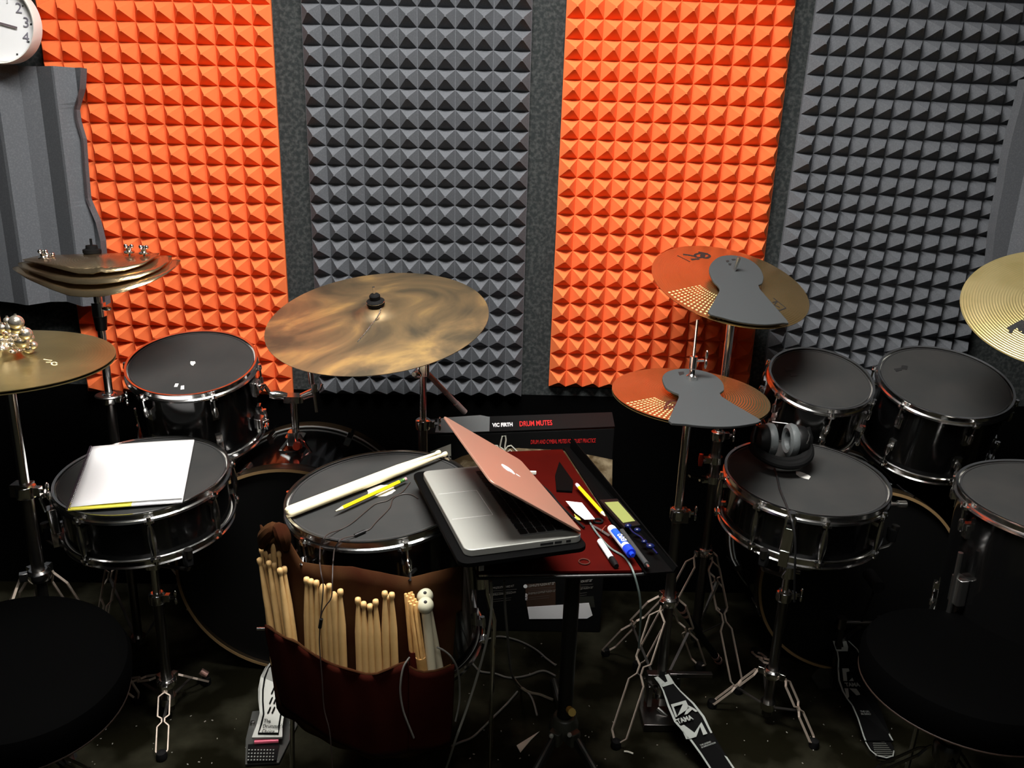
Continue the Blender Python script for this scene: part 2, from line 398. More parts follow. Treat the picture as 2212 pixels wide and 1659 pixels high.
MB().bar(a_, b_, .0045, .001, (0, 0, 1)).build('hand', mat('clock_hand', (.12, .09, .10), .5), tk, smooth=False)

# ------------------------------------------------------------------ drums
def hoop(c, n, R, up=1, ears=(), wood=False):
    mb = MB()
    p = [(R - .0075, .0), (R - .002, .001), (R - .0015, -.001), (R - .0045, -.004), (R - .0045, -.014), (R - .0005, -.0165), (R + .0012, -.021), (R - .002, -.0225), (R - .006, -.018), (R - .0075, -.016)]
    if wood: p = [(R - .009, 0), (R - .001, 0), (R, -.002), (R, -.036), (R - .001, -.038), (R - .009, -.038)]
    mb.lathe([(r, z * up) for r, z in p], c, n, 96, closed=True)
    x, y, n = frame(n)
    for a in ears:
        a = math.radians(a); d = math.cos(a) * x + math.sin(a) * y; t = np.cross(n, d)
        mb.rbox(np.array(c) + d * (R + .003) - n * .019 * up, (.013, .020, .006), (d, t, n), .005)
        mb.lathe([(0, .0085), (.0042, .0085), (.0048, .004), (.0048, 0), (0, 0)], np.array(c) + d * (R + .005) - n * .016 * up, n * up, 10)
    return mb
def drum(name, label, c, n, R, depth, lug0, nl, style, group=None, cat='drum', wood=None, legs=None):
    c = np.array(c, float); x, y, n = frame(n); root = thing(name, label, cat, c - n * depth, group)
    Rs = R - .010
    MB().lathe([(Rs - .006, -.012), (Rs, -.014), (Rs, -depth + .014), (Rs - .006, -depth + .012)], c, n, 96).build('shell', SHELL, root)
    angs = [lug0 + 360 / nl * k for k in range(nl)]
    bh = hoop(c, n, R, 1, angs).build('batter_hoop', CHROME, root)
    rh = hoop(c - n * depth, n, R, -1, angs).build('bottom_hoop', CHROME, root)
    MB().lathe([(0, -.0135), (R - .0078, -.0135), (R - .0078, -.0105), (0, -.0105)], c, n, 64).build('batter_head', HEAD, root, smooth=False)
    MB().lathe([(0, -depth + .0105), (R - .0078, -depth + .0105), (R - .0078, -depth + .0125), (0, -depth + .0125)], c, n, 64).build('bottom_head', HEAD, root, smooth=False)
    for a in angs:
        ar = math.radians(a); d = math.cos(ar) * x + math.sin(ar) * y; t = np.cross(n, d)
        base = c + d * (Rs + .001)
        mb = MB(); rod = MB(); RR = R + .005
        if style == 'snare':
            m_ = -depth / 2; L = depth * .56
            prof = []
            for k in range(9):
                z = m_ + L / 2 * (1 - k / 4); w = .0035 + .0045 * math.cos((k / 4 - 1) * 1.35); prof.append((w, z))
            mb.lathe([(0, prof[0][1])] + prof + [(0, prof[-1][1])], c + d * (RR - .002), n, 10)
            for z in (m_ + L * .33, m_ - L * .33): mb.box(c + d * (Rs + .006) + n * z, (.018, .009, .009), (d, t, n))
            lg = mb.build('lug', CHROME, root)
            MB().tube([c + d * RR - n * .014, c + d * RR + n * (m_ + L / 2)], .0026, 8).build('tension_rod', CHROME, lg)
            MB().tube([c + d * RR + n * (m_ - L / 2), c + d * RR + n * (-depth + .014)], .0026, 8).build('tension_rod', CHROME, lg)
        else:
            for s_, z0 in ((1, 0), (-1, -depth)):
                mb = MB(); rod = MB()
                zl = z0 - s_ * .060
                mb.lathe([(0, .014), (.0045, .014), (.006, .008), (.006, -.010), (.004, -.014), (0, -.014)], c + d * (RR - .001) + n * zl, n, 10)
                mb.box(c + d * (Rs + .005) + n * (zl - s_ * .003), (.016, .013, .016), (d, t, n))
                mb.box(c + d * (Rs + .002) + n * (zl - s_ * .014), (.006, .016, .030), (d, t, n))
                rod.tube([c + d * RR + n * (z0 - s_ * .014), c + d * RR + n * (zl + s_ * .006)], .0026, 8)
                lg = mb.build('lug', CHROME, root); rod.build('tension_rod', CHROME, lg)
    return root, (x, y, n)
def pad(label, c, n, R, marks=(), group='grey rubber practice pads on the drums'):
    c = np.array(c, float); x, y, n = frame(n); Ri = R - .0105
    t = thing('drum_mute_pad', label, 'drum mute', c - n * .0103, group)
    MB().lathe([(0, -.0103), (Ri, -.0103), (Ri, -.0048), (Ri - .001, -.0038), (0, -.0038)], c, n, 72).build('pad', MESHPAD, t)
    MB().lathe([(Ri - .004, -.0038), (Ri, -.0038), (Ri, -.0025), (Ri - .004, -.0025)], c, n, 72, closed=True).build('edge_binding', mat('pad_edge', (.02, .02, .02), .7), t)
    for px, m, nm, lab in marks: decal(px, c, n, -.0037, m, nm, t, .0009, lab)
    return t
DR = {  # name: centre, normal, radius, depth
 'snareL': ((-.774, 1.702, .671), (-.01, -.10, .995), .187, .132),
 'tomL': ((-.766, 2.026, .844), (.028, -.274, .961), .164, .225),
 'floorM': ((-.207, 1.462, .746), (-.07, -.07, .995), .187, .36),
 'tomA': ((.868, 1.988, .853), (-.004, -.36, .933), .1352, .17),
 'tomB': ((1.1995, 1.994, .851), (-.046, -.319, .947), .1673, .22),
 'snareR': ((.745, 1.709, .695), (0, -.092, .996), .187, .132),
 'floorR': ((1.2155, 1.50, .741), (-.023, -.013, 1), .213, .36)}
GD = 'black drums with chrome hoops'
dL, _ = drum('snare_drum', 'black snare drum under the open white notebook', *DR['snareL'], -66, 8, 'snare', GD)
dR, _ = drum('snare_drum', 'black snare drum that carries the headphones', *DR['snareR'], -96, 8, 'snare', GD)
tL, _ = drum('rack_tom', 'black rack tom in front of the left orange foam', *DR['tomL'], -56, 6, 'tom', GD)
fM, fMa = drum('floor_tom', 'black floor tom with the brown stick bag hanging from it', *DR['floorM'], -69, 6, 'tom', GD)
tA, _ = drum('rack_tom', 'smaller of the two black rack toms on the right', *DR['tomA'], -95, 6, 'tom', GD)
tB, _ = drum('rack_tom', 'larger of the two black rack toms on the right, below the tilted golden cymbal', *DR['tomB'], -88, 6, 'tom', GD)
fR, _ = drum('floor_tom', 'black floor tom cut off by the right edge of the photo', *DR['floorR'], -136, 8, 'tom', GD)
def blob(x, y, rx, ry, n=14, j=.25, rot=0):
    P = []
    for k in range(n):
        a = 2 * math.pi * k / n; r = 1 + random.uniform(-j, j); X, Y = rx * r * math.cos(a), ry * r * math.sin(a)
        P.append((x + X * math.cos(rot) - Y * math.sin(rot), y + X * math.sin(rot) + Y * math.cos(rot)))
    return P
TORN = 'white drum head showing through a torn hole'
S = DR['tomL']; pad('grey mute pad on the left rack tom with small white worn spots', *S[:3],
    [(blob(416, 785, 6, 4.5), HEAD, 'worn_hole', TORN), ([(379, 829), (386, 829), (383, 836), (376, 836)], WHITEP, 'printed_mark', 'white print'), ([(391, 834), (398, 833), (398, 841), (390, 842)], WHITEP, 'printed_mark', 'white print')])
S = DR['snareL']; pad('grey mute pad lying under the white notebook', *S[:3])
S = DR['floorM']; pad('grey mute pad with two drumsticks and a pencil lying on it', *S[:3], [(blob(824, 1060, 29, 12, 24, .13, -.12), HEAD, 'torn_hole', TORN)])
S = DR['tomA']; pad('grey mute pad on the smaller right rack tom', *S[:3],
    [([(1694, 794), (1711, 795), (1713, 801), (1697, 802)], INK, 'printed_mark', 'black print'), ([(1706, 806), (1722, 807), (1722, 812), (1708, 814)], INK, 'printed_mark', 'black print')])
S = DR['tomB']; pad('grey mute pad on the larger right rack tom', *S[:3],
    [([(1931, 797), (1946, 795), (1949, 800), (1936, 803)], INK, 'printed_mark', 'black print'), ([(1948, 789), (1961, 791), (1959, 799), (1946, 797)], INK, 'printed_mark', 'black print')])
S = DR['snareR']; pad('grey mute pad under the headphones with a torn white hole', *S[:3], [([(1719, 1018), (1727, 1019), (1738, 1023), (1747, 1027), (1751, 1030), (1747, 1036), (1739, 1034), (1727, 1030), (1720, 1025)], HEAD, 'torn_hole', TORN)])
S = DR['floorR']; pad('grey mute pad on the floor tom at the right edge', *S[:3])

def throwoff(root, c, n, R, depth, ang, lever=True):
    x, y, n = frame(n); a = math.radians(ang); d = math.cos(a) * x + math.sin(a) * y; t = np.cross(n, d); c = np.array(c)
    q = c + d * (R + .004) - n * (depth * .5)
    mb = MB(); mb.rbox(q, (.020, .026, .060), (t, d, n)[0:1] + (d, n)[0:2] if False else (d, t, n), .004)
    mb.box(q + d * .006 - n * .045, (.012, .020, .040), (d, t, n))
    s = mb.build('snare_strainer', CHROME, root, bevel=.001)
    m2 = MB()
    for sg in (-1, 1): m2.tube([q + d * .012 + t * .009 * sg + n * .028, q + d * .016 + t * .009 * sg + n * .062], .003, 8)
    m2.lathe([(0, 0), (.008, 0), (.009, .006), (.008, .012), (0, .012)], q + d * .010 + n * .060, n, 12)
    m2.build('tension_knob', CHROME, s)
S = DR['snareR']; throwoff(dR, *S, -118); S = DR['snareL']; throwoff(dL, *S, -150)
# butt plate knob on the right side of the right snare
p = atPlane(1925, 1147, (.0, 1.66, 0), (0, -1, 0))
S = DR['snareR']; q = V(*S[0]) + V(.187, -.03, -.055)
MB().tube([q + V(.0, 0, 0), q + V(.02, 0, 0), q + V(.024, 0, 0), q + V(.044, 0, 0)], [.004, .004, .008, .008], 12).build('strainer_knob', CHROMEB, dR)

# ------------------------------------------------------------------ bass drums (axis along Y)
def bass(label, cx, cz, R, y0, y1, head_m):
    c = V(cx, y0, cz); n = V(0, -1, 0); root = thing('bass_drum', label, 'drum', (cx, (y0 + y1) / 2, .0), GD)
    L = y1 - y0
    MB().lathe([(R - .014, -.02), (R - .012, -.022), (R - .012, -L + .022), (R - .014, -L + .02)], c, n, 96).build('shell', SHELL, root)
    h = hoop(c, n, R, 1, wood=True).build('batter_hoop', HOOPW, root)
    MB().lathe([(R - .0088, .0), (R - .0012, .0), (R - .0012, .0012), (R - .0088, .0012)], c, n, 96, closed=True).build('hoop_edge', GOLDLINE, h)
    h = hoop(c - n * L, n, R - .004, -1, wood=True).build('front_hoop', HOOPW, root)
    MB().lathe([(R - .0085, .037 - L), (R - .0045, .037 - L), (R - .0045, .0395 - L), (R - .0085, .0395 - L)], c, n, 96, closed=True).build('hoop_edge', mat('bright_hoop_edge', (.55, .56, .54), .4, .5), h)
    MB().lathe([(0, -.014), (R - .0092, -.014), (R - .0092, -.011), (0, -.011)], c, n, 64).build('batter_head', head_m, root, smooth=False)
    MB().lathe([(0, -L + .011), (R - .0135, -L + .011), (R - .0135, -L + .013), (0, -L + .013)], c, n, 64).build('front_head', head_m, root, smooth=False)
    for k in range(8):
        a = math.radians(22.5 + 45 * k); d = V(math.cos(a), 0, math.sin(a)); t = V(0, -1, 0)
        for s_ in (0, 1):
            yb = y0 + .065 if s_ == 0 else y1 - .065
            q = V(cx, yb, cz) + d * (R - .006)
            if q[2] < .02: continue
            lg = MB().rbox(q, (.014, .018, .040), (d, np.cross(t, d), t), .004).build('lug', CHROME, root)
            ye = y0 + .004 if s_ == 0 else y1 - .004
            MB().tube([(q + d * .003), V(cx, ye, cz) + d * (R + .003)], .003, 8).build('tension_rod', CHROME, lg)
    return root
BH = mat('black_bass_head', (.0022, .0022, .0022), .45)
bL = bass('black bass drum behind the stick bag with a worn pale hoop edge', -.511, .3015, .30, 1.90, 2.27, BH)
S = atY(1690, 1250, 1.97)
bR = bass('black bass drum behind the snare with the headphones', 1.035, .2815, .28, 1.93, 2.27, BH)
# double tom holder on the left bass drum
th = thing('tom_holder', 'chrome double tom holder standing on the left bass drum', 'drum hardware', (-.523, 2.09, .60))
MB().tube([V(-.524, 2.09, .585), V(-.524, 2.09, .735)], .0105, 14).build('post', CHROME, th)
mb = MB(); mb.rbox((-.524, 2.085, .611), (.050, .050, .022), r=.012); mb.rbox((-.524, 2.06, .628), (.026, .03, .03), r=.006); mb.bar((-.51, 2.07, .63), (-.475, 2.05, .585), .008, .006, (0, 1, 0)); mb.bar((-.53, 2.07, .628), (-.56, 2.05, .59), .008, .006, (0, 1, 0)); mb.bar((-.56, 2.048, .59), (-.475, 2.048, .583), .006, .006, (0, 1, 0))
mb.build('bracket', CHROME, th)
mb = MB(); mb.lathe([(0, 0), (.012, 0), (.014, .01), (.010, .022), (0, .022)], (-.508, 2.045, .606), (0, -1, .3), 12); mb.build('wing_bolt', mat('red_reflecting_cap', (.7, .08, .04), .2, .8), th)
mb = MB(); q = V(-.524, 2.09, .728)
mb.rbox(q, (.055, .04, .018), r=.012); mb.tube([q + V(-.02, 0, .004), q + V(-.05, -.01, .012), q + V(-.062, -.012, .014)], [.010, .013, .010], 12); mb.tube([q + V(.02, 0, .004), q + V(.04, 0, .012), q + V(.052, 0, .016)], [.010, .012, .014], 12)
mb.build('cross_arm', CHROME, th)
mb = MB(); mb.tube([q + V(-.058, -.012, .010), q + V(-.072, -.02, .04), q + V(-.078, -.03, .03)], .0052, 10)
mb.build('tom_arm', CHROME, th)
mb = MB(); b0 = q + V(.05, 0, .012); mb.tube([b0 + V(0.01, 0, -.05), b0 + V(-.002, 0, .075)], .0052, 10); mb.tube([b0 + V(0, 0, .03), b0 + V(-.003, 0, .08)], .0078, 12)
mb.rbox(b0 + V(.008, 0, .02), (.016, .016, .022), r=.004); mb.tube([b0 + V(.02, 0, .012), b0 + V(.028, 0, .03)], .003, 8)
mb.build('tom_arm', CHROME, th)
# tom mounting bracket of the left rack tom
c_, n_, R_, _d = DR['tomL']; x, y, n = frame(n_)
for zz, s_ in ((-.045, 1), (-.16, 0)):
    a = math.radians(-12); d = math.cos(a) * x + math.sin(a) * y; t_ = np.cross(n, d); q = V(*c_) + d * (R_ + .004) + n * zz
    mb = MB().rbox(q, (.022, .026, .030), (d, t_, n), .005); mb.box(q - n * .02, (.012, .018, .02), (d, t_, n)); mb.tube([q + d * .01, q + d * .02 + t_ * .014], .004, 8)
    mb.build('mount_bracket', CHROME, tL, bevel=.0008)

# ------------------------------------------------------------------ cymbals
def cymbal(name, label, c, n, R, m, bell=.055, bh=.018, bow=.012, group=None, rot=0, cat='cymbal'):
    x, y, n = frame(n); p = []
    for k in range(26):
        r = R * (1 - k / 26); z = bow * (1 - (r / R) ** 2)
        if r < bell: z += bh * math.cos(r / bell * math.pi / 2) ** .8
        p.append((r, z))
    p[-1] = (.006, p[-1][1])
    prof = p + [(r, z - .0013) for r, z in p[::-1]]
    o = MB().lathe(prof, seg=96, closed=True).build(name, m, None, local=True, ang=50)
    ca, sa = math.cos(rot), math.sin(rot); place(o, c, x * ca + y * sa, y * ca - x * sa, n)
    return tag(o, label, cat, group)
GC = 'bronze cymbals on stands'
CY = {'ride': (V(-.254, 1.81, 1.017), nrm((-.08, -.255, .964)), .254), 'crash': (V(.614, 2.03, 1.082), nrm((.099, -.347, .933)), .203),
      'hatR': (V(.464, 1.744, .874), nrm((.017, -.062, .998)), .178), 'hatL': (V(-.925, 1.49, .992), nrm((.03, -.035, 1)), .178),
      'cymR': (V(1.28, 1.74, 1.101), nrm((-.252, -.461, .851)), .203)}
oRide = cymbal('ride_cymbal', 'large patina brown ride cymbal with a ball chain in the middle of the photo', *CY['ride'], RIDE, .05, .016, .018, GC)
oCr = cymbal('crash_cymbal', 'upper golden cymbal wearing a grey keyhole mute', *CY['crash'], BRONZE, .05, .016, .012, GC)
oHt = cymbal('hi_hat_cymbal', 'top hi-hat cymbal under a grey keyhole mute on the right', *CY['hatR'], BRONZE, .05, .016, .006, GC)
cc, nn, RR = CY['hatR']; cymbal('hi_hat_cymbal', 'bottom hi-hat cymbal of the right hi-hat, showing as a thin rim below the muted one', cc - nn * .006, (-nn[0], -nn[1], -nn[2]), RR, BRONZED, .05, .016, .006, GC)
cc, nn, RR = CY['hatL']; oHL = cymbal('hi_hat_cymbal', 'top hi-hat cymbal with sleigh bells on it at the left edge', cc, nn, RR * 1.12, BRONZED, .055, .018, .008, GC)
cymbal('hi_hat_cymbal', 'bottom hi-hat cymbal below the one with the sleigh bells', cc - nn * .007, -nn, RR * 1.12, BRONZED, .055, .018, .008, GC)
oCR = cymbal('crash_cymbal', 'tilted golden cymbal cut off by the right edge above the rack toms', *CY['cymR'], BRONZEB, .05, .016, .012, GC)
# rivet holes and rings of hammering on two cymbals
for cyn, root, angs, rr in (('crash', oCr, np.radians(np.linspace(205, 252, 15)), np.linspace(.10, .19, 9)), ('hatR', oHt, np.radians(np.linspace(205, 250, 13)), np.linspace(.10, .17, 8))):
    cc, nn, RR = CY[cyn]; x, y, n = frame(nn); mb = MB()
    for a in angs:
        for r in rr:
            q = cc + (math.cos(a) * x + math.sin(a) * y) * r + n * (((.012 if cyn == 'crash' else .006)) * (1 - (r / RR) ** 2) + .0001)
            d = math.cos(a) * x + math.sin(a) * y; t = np.cross(n, d)
            w = r * .014
            mb.add([q - d * .0035 - t * w, q + d * .0035 - t * w, q + d * .0035 + t * w, q - d * .0035 + t * w, q + n * .0007], [(0, 1, 4), (1, 2, 4), (2, 3, 4), (3, 0, 4)])
    o = mb.build('hammer_mark', mat('dimple_glint', (.95, .80, .38), .35, .4), root, smooth=False); o['label'] = 'rows of small hammer dimples with painted bright glints'; o['kind'] = 'stuff'  # glint of the reflective dimples painted as a lighter gold
def cyprint(cyn, root, z, strokes, m, name, w=.004, label=None, closed=()):
    cc, nn, RR = CY[cyn]; mb = MB()
    for i, st in enumerate(strokes):
        P = []
        bw, bl_r, bh_ = {'ride': (.018, .05, .016), 'crash': (.012, .05, .016), 'hatR': (.006, .05, .016), 'hatL': (.008, .055, .018), 'cymR': (.012, .05, .016)}[cyn]; R_c = RR * (1.12 if cyn == 'hatL' else 1)
        for a, b in st:
            q = atPlane(a, b, cc + nn * z, nn); r_ = float(np.linalg.norm(q - cc - nn * z)); h = bw * (1 - (r_ / R_c) ** 2) + (bh_ * math.cos(r_ / bl_r * math.pi / 2) ** .8 if r_ < bl_r else 0)
            P.append(q + nn * (h + .0003 - z))
        for a, b in zip(P[:-1], P[1:]): mb.bar(a, b, w, .0006, np.cross(nn, nrm(b - a)))
    o = mb.build(name, m, root, smooth=False)
    if label: o['label'] = label
def ring(cx, cy, rx, ry, a0=0, a1=360, n=14): return [(cx + rx * math.cos(math.radians(a0 + (a1 - a0) * k / n)), cy + ry * math.sin(math.radians(a0 + (a1 - a0) * k / n))) for k in range(n + 1)]
cyprint('crash', oCr, .0068, [ring(1511, 552, 10, 5), ring(1524, 553, 9, 5), [(1476, 548), (1492, 551), (1505, 555)], [(1509, 543), (1530, 548)], [(1493, 561), (1510, 560)]], INK, 'printed_emblem', .007, 'black maker emblem')
cyprint('crash', oCr, .0068, [[(1464, 550), (1490, 566)]], MAROON, 'printed_name', .003, 'small dark lettering')
cyprint('crash', oCr, .006, [[(1670, 646), (1698, 665), (1680, 672)], [(1668, 655), (1678, 652), (1672, 660), (1684, 664)], [(1676, 668), (1686, 671)]], INK, 'printed_box_mark', .003, 'thin black boxed mark')
cyprint('hatR', oHt, .0032, [ring(1453, 874, 11, 7, 180, 360), [(1436, 884), (1442, 871)], [(1447, 877), (1447, 884)], [(1458, 874), (1456, 884)], [(1446, 879), (1458, 879)]], MAROON, 'printed_emblem', .007, 'dark maker emblem half hidden by the mute')
cyprint('cymR', oCR, .0062, [[(2179, 712), (2195, 704), (2212, 696), (2240, 692)], [(2202, 702), (2208, 716), (2222, 722)], [(2180, 714), (2188, 716)], [(2206, 707), (2230, 706)]], INK, 'printed_letter', .013, 'part of a large black printed letter')
cyprint('hatL', oHL, .0068, [[(94, 776), (112, 778)], [(99, 782), (110, 781)], ring(117, 784, 6, 3, 20, 340)], mat('pale_scratch', (.8, .72, .45), .3), 'printed_emblem', .0025, 'pale worn emblem')
# keyhole shaped mutes
def mute(label, cyn, outline, hub_h, hub, name_pts, zoff=.0):
    cc, nn, RR = CY[cyn]; x, y, n = frame(nn)
    d = -y                                   # towards the camera
    pn = nrm(n + d * ((hub_h - .005) / RR))  # plane that slopes from the bell to the rim
    pc = cc + n * hub_h
    P = [atPlane(a, b, pc, pn) for a, b in outline]
    o = MB().prism(P, pn * .006).build('cymbal_mute', MUTE, None, bevel=.0015); tag(o, label, 'cymbal mute', 'grey keyhole shaped cymbal mutes')
    recentre(o)
    for px in name_pts:
        decal(px, pc, pn, .0061, INK, 'printed_mark', o, .0006, 'black print')
    return pc, pn
def smooth_poly(pts, sub=3):
    n = len(pts); out = []
    for i in range(n):
        p0, p1, p2, p3 = (np.array(pts[(i + k) % n], float) for k in (-1, 0, 1, 2))
        if len(pts[i]) > 2 and len(pts[(i + 1) % n]) > 2: out.append(p1[:2]); continue
        a, b, c, d = p0[:2], p1[:2], p2[:2], p3[:2]
        for s in range(sub):
            t = s / sub; out.append(.5 * ((2 * b) + (c - a) * t + (2 * a - 5 * b + 4 * c - d) * t * t + (3 * b - a - 3 * c + d) * t ** 3))
    return out
mute('grey keyhole shaped rubber mute on the upper golden cymbal', 'crash', [tuple(p) for p in smooth_poly(
    [(1531, 590), (1534, 574), (1549, 560), (1570, 555), (1596, 557), (1622, 567), (1640, 583), (1648, 602), (1645, 616), (1640, 628, 1), (1699, 696, 1), (1690, 701), (1650, 705), (1600, 700), (1560, 690), (1528, 677, 1), (1551, 636, 1), (1552, 624), (1540, 611)])], .034, (1590, 572),
    [[(1568, 563), (1574, 562), (1575, 566), (1570, 567)], [(1580, 560), (1588, 559), (1589, 562), (1582, 563)], [(1573, 569), (1580, 569), (1579, 573), (1575, 573)]])
mute('grey keyhole shaped rubber mute on the right hi-hat cymbal', 'hatR', [tuple(p) for p in smooth_poly(
    [(1430, 822), (1437, 810), (1455, 803), (1482, 801), (1515, 805), (1543, 815), (1560, 831), (1563, 847), (1558, 861, 1), (1636, 908), (1640, 915, 1), (1625, 920), (1580, 926), (1530, 926), (1480, 921), (1443, 913, 1), (1466, 862, 1), (1455, 852), (1438, 842)])], .030, (1495, 820),
    [[(1465, 804), (1477, 803), (1478, 808), (1468, 811)]])
# stack of three cut cymbals
cst = atY(206, 600, 1.95)
ts = thing('cymbal_stack', 'stack of three cut brown bronze cymbals bolted together on the far left stand', 'cymbal', cst - V(0, 0, .012), GC)
def cutcym(px_top, px_bot, Ys, m, name, lift, crease=None):
    # px_top: back cut line points, px_bot: front rim points (same count)
    n = len(px_top); mb = MB(); nv = 6; G = []
    for i in range(n):
        a = atY(*px_top[i], Ys[0]); u = i / (n - 1); b = atY(*px_bot[i], Ys[0] - Ys[1] * math.sin(math.pi * u) ** .5 - .002)
        for j in range(nv + 1):
            t = j / nv; q = a + (b - a) * t + V(0, 0, .010 * math.sin(math.pi * t) * math.sin(math.pi * u) + lift); G.append(q)
    fs = [(i * (nv + 1) + j, (i + 1) * (nv + 1) + j, (i + 1) * (nv + 1) + j + 1, i * (nv + 1) + j + 1) for i in range(n - 1) for j in range(nv)]
    mb.add(G, fs); return mb.build(name, m, ts, solid=.0016, ang=60)
def lerp(pts, n):
    pts = np.array(pts, float); d = np.r_[0, np.cumsum(np.hypot(*np.diff(pts, axis=0).T))]; t = np.linspace(0, d[-1], n)
    return list(zip(np.interp(t, d, pts[:, 0]), np.interp(t, d, pts[:, 1])))
cutcym(lerp([(28, 578), (75, 566), (200, 562), (300, 557), (390, 562)], 33), lerp([(27, 582), (60, 603), (110, 625), (150, 639), (185, 642), (225, 640), (270, 630), (320, 613), (360, 592), (388, 570)], 33), (2.02, .19), BRONZES, 'bottom_cymbal', .0)
cutcym(lerp([(40, 574), (80, 563), (200, 560), (300, 557), (371, 558)], 31), lerp([(41, 580), (70, 594), (115, 610), (160, 619), (205, 620), (250, 616), (300, 605), (340, 590), (371, 566)], 31), (2.01, .16), BRONZES, 'middle_cymbal', .006)
cutcym(lerp([(50, 572), (85, 563), (200, 559), (300, 557), (345, 558)], 31), lerp([(52, 573), (85, 581), (130, 592), (170, 602), (205, 603), (218, 597), (226, 601), (270, 595), (310, 583), (344, 561)], 31), (2.00, .13), BRONZES, 'top_cymbal', .012)
for (x, y, h) in ((96, 572, 22), (111, 578, 20), (281, 560, 18), (313, 562, 22)):
    q = atY(x, y, 1.965) + V(0, 0, .016); r = .0045; mb = MB().tube([q + V(0, 0, -.01), q + V(0, 0, h * .0009)], .0026, 8)
    mb.lathe([(0, 0), (.012, 0), (.012, .003), (.006, .006), (.006, .012), (0, .012)], q, (0, -.1, 1), 14)
    for s_ in (-1, 1): mb.ball(q + V(s_ * .007, 0, .016), .005, 8, 6)
    mb.build('wing_nut', CHROME, ts)
q = atY(201, 560, 2.0)
MB().lathe([(0, 0), (.021, 0), (.021, .012), (.019, .014), (.021, .016), (.021, .024), (.014, .026), (.013, .034), (0, .034)], q, (0, 0, 1), 24).tube([q + V(0, 0, .03), q + V(0, 0, .05)], .003, 8).build('felt_stack', BLACKR, ts)

# ------------------------------------------------------------------ stands
def rails(mb, A, B, side, W=.021, prof=None, r=.0021):
    A, B, side = V(*A), V(*B), nrm(side)
    prof = prof or [(0, .005), (.04, .005), (.10, .5), (.115, .5), (.40, .5), (.44, .13), (.50, .13), (.56, .5), (.93, .5), (1, .05)]
    for s_ in (-1, 1):
        P = [A + (B - A) * t + side * W * w * 2 * s_ for t, w in prof]
        for a, b in zip(P[:-1], P[1:]): mb.bar(a, b, .0028, .0050, side)
    return mb
def stand(name, label, X, Y, ztop, parts, hub, feet, legs='rails', r1=.0095, r2=.0125, zj=None, group='chrome stands', cat='stand', zbase=.03, W=.017):
    t = thing(name, label, cat, (X, Y, 0), group)
    zj = zj or hub + .35
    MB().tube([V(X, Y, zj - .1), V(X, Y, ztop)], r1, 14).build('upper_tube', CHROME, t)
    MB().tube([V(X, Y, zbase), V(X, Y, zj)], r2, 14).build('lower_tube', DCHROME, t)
    mb = MB(); mb.lathe([(0, -.014), (.0185, -.014), (.0195, -.008), (.0195, .010), (.014, .014), (0, .014)], (X, Y, zj), (0, 0, 1), 18)
    mb.box((X + .022, Y, zj), (.016, .014, .018)).build('height_collar', CHROME, t, bevel=.001)
    mb = MB(); mb.tube([V(X + .028, Y, zj), V(X + .038, Y, zj)], .0045, 8)
    for s_ in (-1, 1): mb.ball((X + .043, Y, zj + s_ * .010), .008, 8, 6, sc=(.45, .5, 1.2))
    mb.build('wing_bolt', CHROME, t)
    mb = MB(); mb.lathe([(r2, -.012), (.021, -.012), (.023, -.004), (.023, .006), (.018, .012), (r2, .012)], (X, Y, hub), (0, 0, 1), 18, closed=True)
    for fx, fy in feet:
        d = nrm((fx - X, fy - Y, 0)); mb.box(V(X, Y, hub) + d * .026, (.018, .014, .018), (d, np.cross((0, 0, 1), d), V(0, 0, 1)))
    mb.build('tripod_hub', CHROME, t, bevel=.001)
    mb = MB().lathe([(r2, -.01), (.019, -.01), (.019, .01), (r2, .01)], (X, Y, zbase + .03), (0, 0, 1), 16, closed=True)
    mb.build('lower_hub', CHROME, t)
    for fx, fy in feet:
        d = nrm((fx - X, fy - Y, 0)); side = np.cross((0, 0, 1), d); A = V(X, Y, hub) + d * .032; B = V(fx, fy, .010)
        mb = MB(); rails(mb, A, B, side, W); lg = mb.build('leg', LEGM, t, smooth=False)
        mb = MB(); M_ = A + (B - A) * .5; mb.bar(V(X, Y, zbase + .03) + d * .018, M_, .007, .0025, side); mb.build('brace', BRACEM, t, smooth=False)
        MB().lathe([(0, 0), (.011, 0), (.013, .006), (.011, .020), (0, .024)], (fx, fy, 0), (0, 0, 1), 12).build('rubber_foot', BLACKR, lg)
    return t
# right hi-hat stand
X, Y = .464, 1.744
hs = stand('hi_hat_stand', 'chrome hi-hat stand with its foot pedal, below the lower muted cymbal', X, Y, .862, [], atY(1446, 1296, Y)[2], [(.336, 1.62), (.62, 1.93), (.36, 1.99)], zj=atY(1462, 1108, Y)[2], zbase=.05, W=.022)
mb = MB(); mb.tube([V(X, Y, .85), V(X, Y, 1.049)], .0032, 10); mb.build('pull_rod', CHROME, hs)
mb = MB(); zc = .912
mb.lathe([(.0035, -.006), (.0125, -.006), (.0125, .006), (.0085, .009), (.0065, .012), (.0065, .022), (.009, .025), (.009, .052), (.0035, .052)], (X, Y, zc), (0, 0, 1), 20, closed=True)
cl = mb.build('clutch', CHROME, hs)
mb = MB(); mb.tube([V(X + .008, Y, zc + .042), V(X + .024, Y, zc + .043)], .0035, 8)
for s_ in (-1, 1): mb.ball((X + .029, Y, zc + .045 + s_ * .011), .009, 10, 7, sc=(.4, .5, 1.25))
mb.build('wing_screw', CHROME, cl)
MB().box(V(X + .004, Y, atY(1462, 1108, Y)[2] - .005), (.040, .034, .030)).build('clamp_block', DCHROME, hs, bevel=.002)
